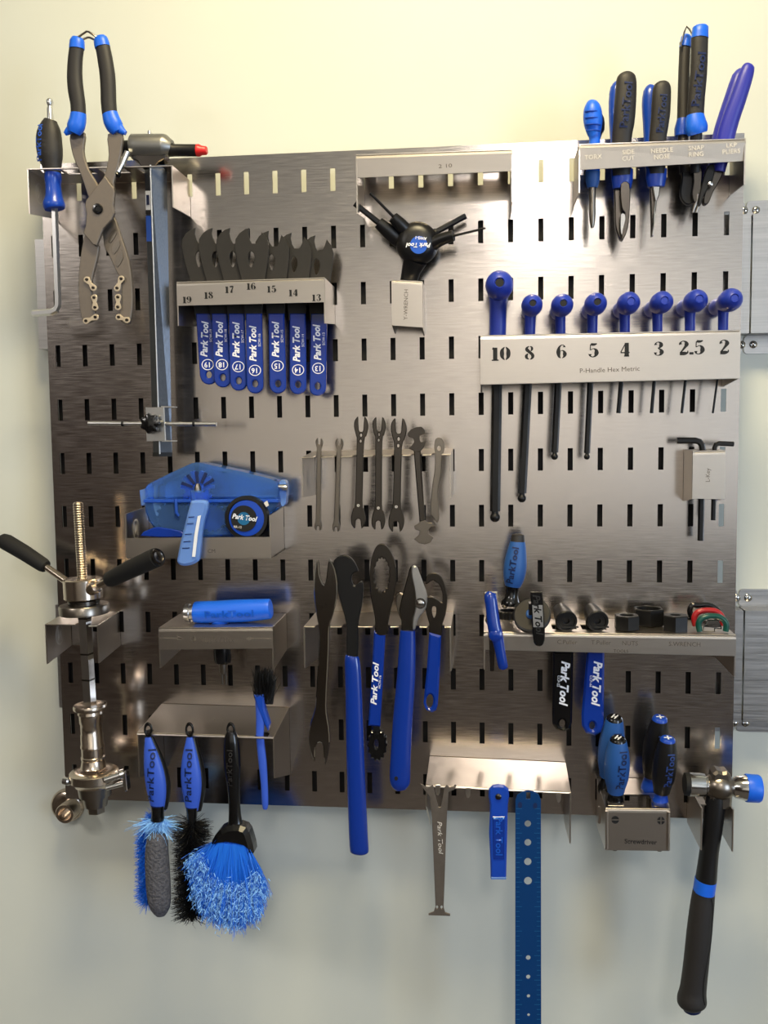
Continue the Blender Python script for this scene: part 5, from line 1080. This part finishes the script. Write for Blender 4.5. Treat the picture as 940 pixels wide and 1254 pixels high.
# ================================================================== screwdriver box
sb = holder('screwdriver_box', 'bright steel box marked with slot and cross symbols holding four screwdrivers', 'holder', (741, 990.5), (820, 991.5), .088, (1041, 1042), (741, 1041), (820, 1042), rise=.004,
            notches=[(752, .064, .0085, 0), (807, .064, .0085, 0), (741, .030, .0075, 0), (794, .030, .0075, 0)], wback=((733, 1010), (808, 1010)))
for q in ([(742.6, 993, 2.2, .0885), (742.6, 1039, 2.2, .0885)], [(818.2, 994, 2.2, .0885), (817.8, 1040, 2.2, .0885)]): rod('rounded_corner', q, 'holder', sb, seg=12)
plate('side_tab', smooth_loop([(732, 988), (735, 988), (736, 996), (735, 1008), (731.5, 1007), (733, 998)], 2), .055, .002, 'holder', sb, bev=.0003)
for cx_, cy_, cr in ((753, 1004, 0), (809, 1005, 1)):
    k = plate('symbol_disc', ell(cx_, cy_, 4.7, 4.7, 24), .0886, .0002, 'ink', sb, bev=0)
    plate('symbol_bar', [(cx_ - 4.6, cy_ - .6), (cx_ + 4.6, cy_ - .6), (cx_ + 4.6, cy_ + .6), (cx_ - 4.6, cy_ + .6)], .0889, .0002, 'holder', k, bev=0)
    if cr: plate('symbol_bar', [(cx_ - .6, cy_ - 4.6), (cx_ + .6, cy_ - 4.6), (cx_ + .6, cy_ + 4.6), (cx_ - .6, cy_ + 4.6)], .0889, .0002, 'holder', k, bev=0)
text('Screwdriver', 784, 1031, .0889, 6, 'grip', sb, bold=.008, xs=.95)
def top_text(s, px, py, h, par):                       # lettering that lies flat on the box top
    tz = W(780, 990.5, .088).z + .0012
    r = ray(px, py); tt = (tz + .002 - CAM[2]) / r[2]; o = CAM + r * tt
    me = text_mesh(s, h, .01)
    for v in me.vertices: v.co = o + X * v.co.x + Y * v.co.y
    put('lettering', me, 'ink', par)
top_text('0"', 784, 961, .008, sb); top_text('1/4', 792, 977, .008, sb)
def screwdriver(label, kind, base, top, d0, d1, wid, txt):
    """base, top: px of the collar bottom and the cap; the handle leans a little away from the board"""
    t = thing('screwdriver', label, 'screwdriver', base[0], base[1], d0, 'screwdrivers in the steel box')
    body, col, capm, inkm = (('handle_blue', 'gloss_black', 'gloss_black', 'dark_blue_print') if kind == 'slot' else ('black', 'blue', 'blue', 'dim_blue'))
    L = lambda f: (base[0] + (top[0] - base[0]) * f, base[1] + (top[1] - base[1]) * f, d0 + (d1 - d0) * f)
    def P(f, r): x, y, d = L(f); return (x, y, r * wid, d)
    rod('collar', [P(-.02, .62), P(0, .66), P(.03, .70), P(.12, .60), P(.17, .52), P(.22, .58)], col, t, seg=22, sm=2)
    HP = [P(.20, .66), P(.26, .72), P(.40, .92), P(.58, 1.0), P(.74, .94), P(.88, .78), P(.96, .66)]
    rod('handle', HP, body, t, seg=24, sm=3)
    cp = rod('cap', [P(.95, .66), P(.985, .60), P(1.0, .50)], capm, t, seg=22)
    x, y, d = L(1.0); q = W(x, y, d); up = (W(*L(1.0)[:2], L(1.0)[2]) - W(*L(.8)[:2], L(.8)[2])).normalized()
    rt = X; fw = rt.cross(up) * -1
    fw = up.cross(rt); r = .5 * wid * S(d) * .8
    V = []; Fc = []
    def bar(a, b, w):
        k = len(V); tdir_ = Vector((b[0] - a[0], b[1] - a[1])).normalized(); nn = Vector((-tdir_.y, tdir_.x)) * w
        for p_, sg in ((a, 1), (a, -1), (b, -1), (b, 1)): V.append(q + up * .0004 + rt * (p_[0] + nn.x * sg) + fw * (p_[1] + nn.y * sg))
        Fc.append([k, k + 1, k + 2, k + 3])
    if kind == 'slot': bar((-r * .7, -r * .5), (r * .1, r * .9), r * .13); bar((-r * .2, -r * .9), (r * .7, r * .5), r * .13); bar((-r * .5, r * .1), (r * .5, -r * .1), r * .11)
    else: bar((-r * .8, 0), (r * .8, 0), r * .17); bar((0, -r * .8), (0, r * .8), r * .17)
    put('cap_symbol', mesh(V, Fc, False), 'white', cp)
    text('ParkTool', L(.56)[0] + wid * .30, L(.56)[1], L(.56)[2], wid * .62, inkm, t, ang=86, bold=.02, xs=1.0 * (wid / 15), wrap=[(p[0], p[1], p[2], p[3]) for p in HP])
    a = W(*L(0)[:2], d0); put('blade', sweep([a + Z * .002, a - Z * .055], [.0028, .0028], 12), 'steel', t, smooth=True)
    return t
screwdriver('blue screwdriver with black cap, rear left in the steel box', 'slot', (742, 968), (752.5, 877.5), .030, .052, 15.5, 1)
screwdriver('blue screwdriver with black cap, front left in the steel box', 'slot', (753, 986), (756.5, 903.5), .064, .080, 15.5, 1)
screwdriver('black screwdriver with blue collar and cross marked cap, rear right in the steel box', 'cross', (794, 968), (808, 878), .030, .052, 14.5, 1)
screwdriver('black screwdriver with blue collar and cross marked cap, front right in the steel box', 'cross', (807.5, 986.5), (817.5, 903.5), .064, .080, 14.5, 1)
# ================================================================== hammer
hh = thing('hammer_bracket', 'steel bracket with two pointed wings under the hammer head', 'bracket', 872, 1000, .04)
for (xf, yf, yb2, xb_, yb0, yb1) in ((859, 990, 1041, 846, 976, 1006), (897.5, 992, 1043, 884, 976, 1008)):
    a, b = W(xf, yf, .076), W(xf, yb2, .076); b.x = a.x
    c_, d_ = W(xb_, yb1, 0), W(xb_, yb0, 0)
    put('side_wing', sheet([a, b, Vector((a.x, -.0012, c_.z)), Vector((a.x, -.0012, a.z + .004))], .0016), 'holder', hh)
    put('wing_bead', sweep([a + Y * .0006 + Z * .0008, b + Y * .0006], [.0012, .0009], 8), 'holder', hh, smooth=True)
A_, B_ = W(859, 990, .076), W(897.5, 992, .076)
put('back_plate', slabbox(A_.x, B_.x, -.0028, -.0012, A_.z - .034, A_.z + .003), 'holder', hh)
put('cross_plate', slab([(0, .012), (.0085, .012), (.0085, .050), (.0295, .050), (.0295, .012), (B_.x - A_.x, .012), (B_.x - A_.x, .074), (0, .074)], [], Vector((A_.x, -.0768, A_.z)), X, Y, .0015, .0002), 'holder', hh)
hm = thing('hammer', 'hammer with chrome head, blue and black faces and a long black handle, lower right', 'hammer', 872, 980, .05)
D = .062
HD = lambda f: (838 + (931 - 838) * f, 960 + (966 - 960) * f)
def H(f, r): x, y = HD(f); return (x, y, r, D)
rod('rubber_face', [H(-.01, 11), H(0, 13.6), H(.06, 14)], 'foam', hm, seg=28)
rod('head_cylinder', [H(.05, 13.2), H(.06, 14.2), H(.20, 14.4), H(.26, 13.6), H(.28, 11), H(.36, 10.4)], 'chrome', hm, seg=32)
rod('head_body', [H(.28, 10), H(.33, 13.6), H(.38, 16), H(.46, 17.4), H(.54, 16), H(.59, 13.6), H(.64, 10)], 'steel', hm, seg=32, sm=3)
rod('head_cone', [H(.58, 9.6), H(.64, 10.6), H(.67, 13), H(.80, 15.4), H(.81, 15.6)], 'chrome', hm, seg=32)
rod('blue_face', [H(.80, 16.2), H(.81, 16.8), H(.97, 16.6), H(.995, 15.2), H(1.0, 12)], 'bright_blue', hm, seg=32)['label'] = 'blue plastic striking face'
plate('head_eye', smooth_loop([(870, 944), (882, 942), (892, 946), (893, 985), (868, 985)], 2), D, .022, 'steel', hm, bev=.003)
HP = [(876.5, 974, 11.2, D), (875, 990, 12, D), (871.5, 1018, 11.6, D), (868, 1043, 11.2, D), (864.5, 1074, 12.4, D), (863.5, 1079, 12.6, D)]
rod('upper_handle', HP, 'black', hm, seg=22, flat=1.15, sm=2)
rod('blue_band', [(863.8, 1077, 12.9, D), (861.5, 1092, 12.9, D)], 'bright_blue', hm, seg=22, flat=1.15)
HG = [(861.6, 1091, 13.2, D), (859.5, 1108, 14.2, D), (856, 1140, 15.0, D), (852, 1180, 15.2, D), (848.5, 1210, 15.8, D), (847, 1222, 17.6, D), (846.8, 1229, 17.2, D), (847, 1234, 12, D)]
gp = rod('grip', HG, 'grip', hm, seg=26, flat=.95, sm=3)
seam = [(868, 1096, 1.0, 0), (870.5, 1110, 1, 0), (868, 1150, 1, 0), (859.5, 1190, 1, 0), (858, 1210, 1, 0), (860, 1224, 1, 0)]
pts = smooth_loop4(seam, 4)
P3 = []
for q in pts:
    v = W(q[0], q[1], D); v.y = surface(HG, v, .95) + .0002; P3.append(v)
put('grip_seam', sweep(P3, [.0009] * len(P3), 6), 'ink', gp, smooth=True)
rod('butt_cap', [(847, 1232, 11.5, D), (847.2, 1237, 10.6, D), (847.3, 1239.5, 7, D)], 'dark_blue_print', hm, seg=20)
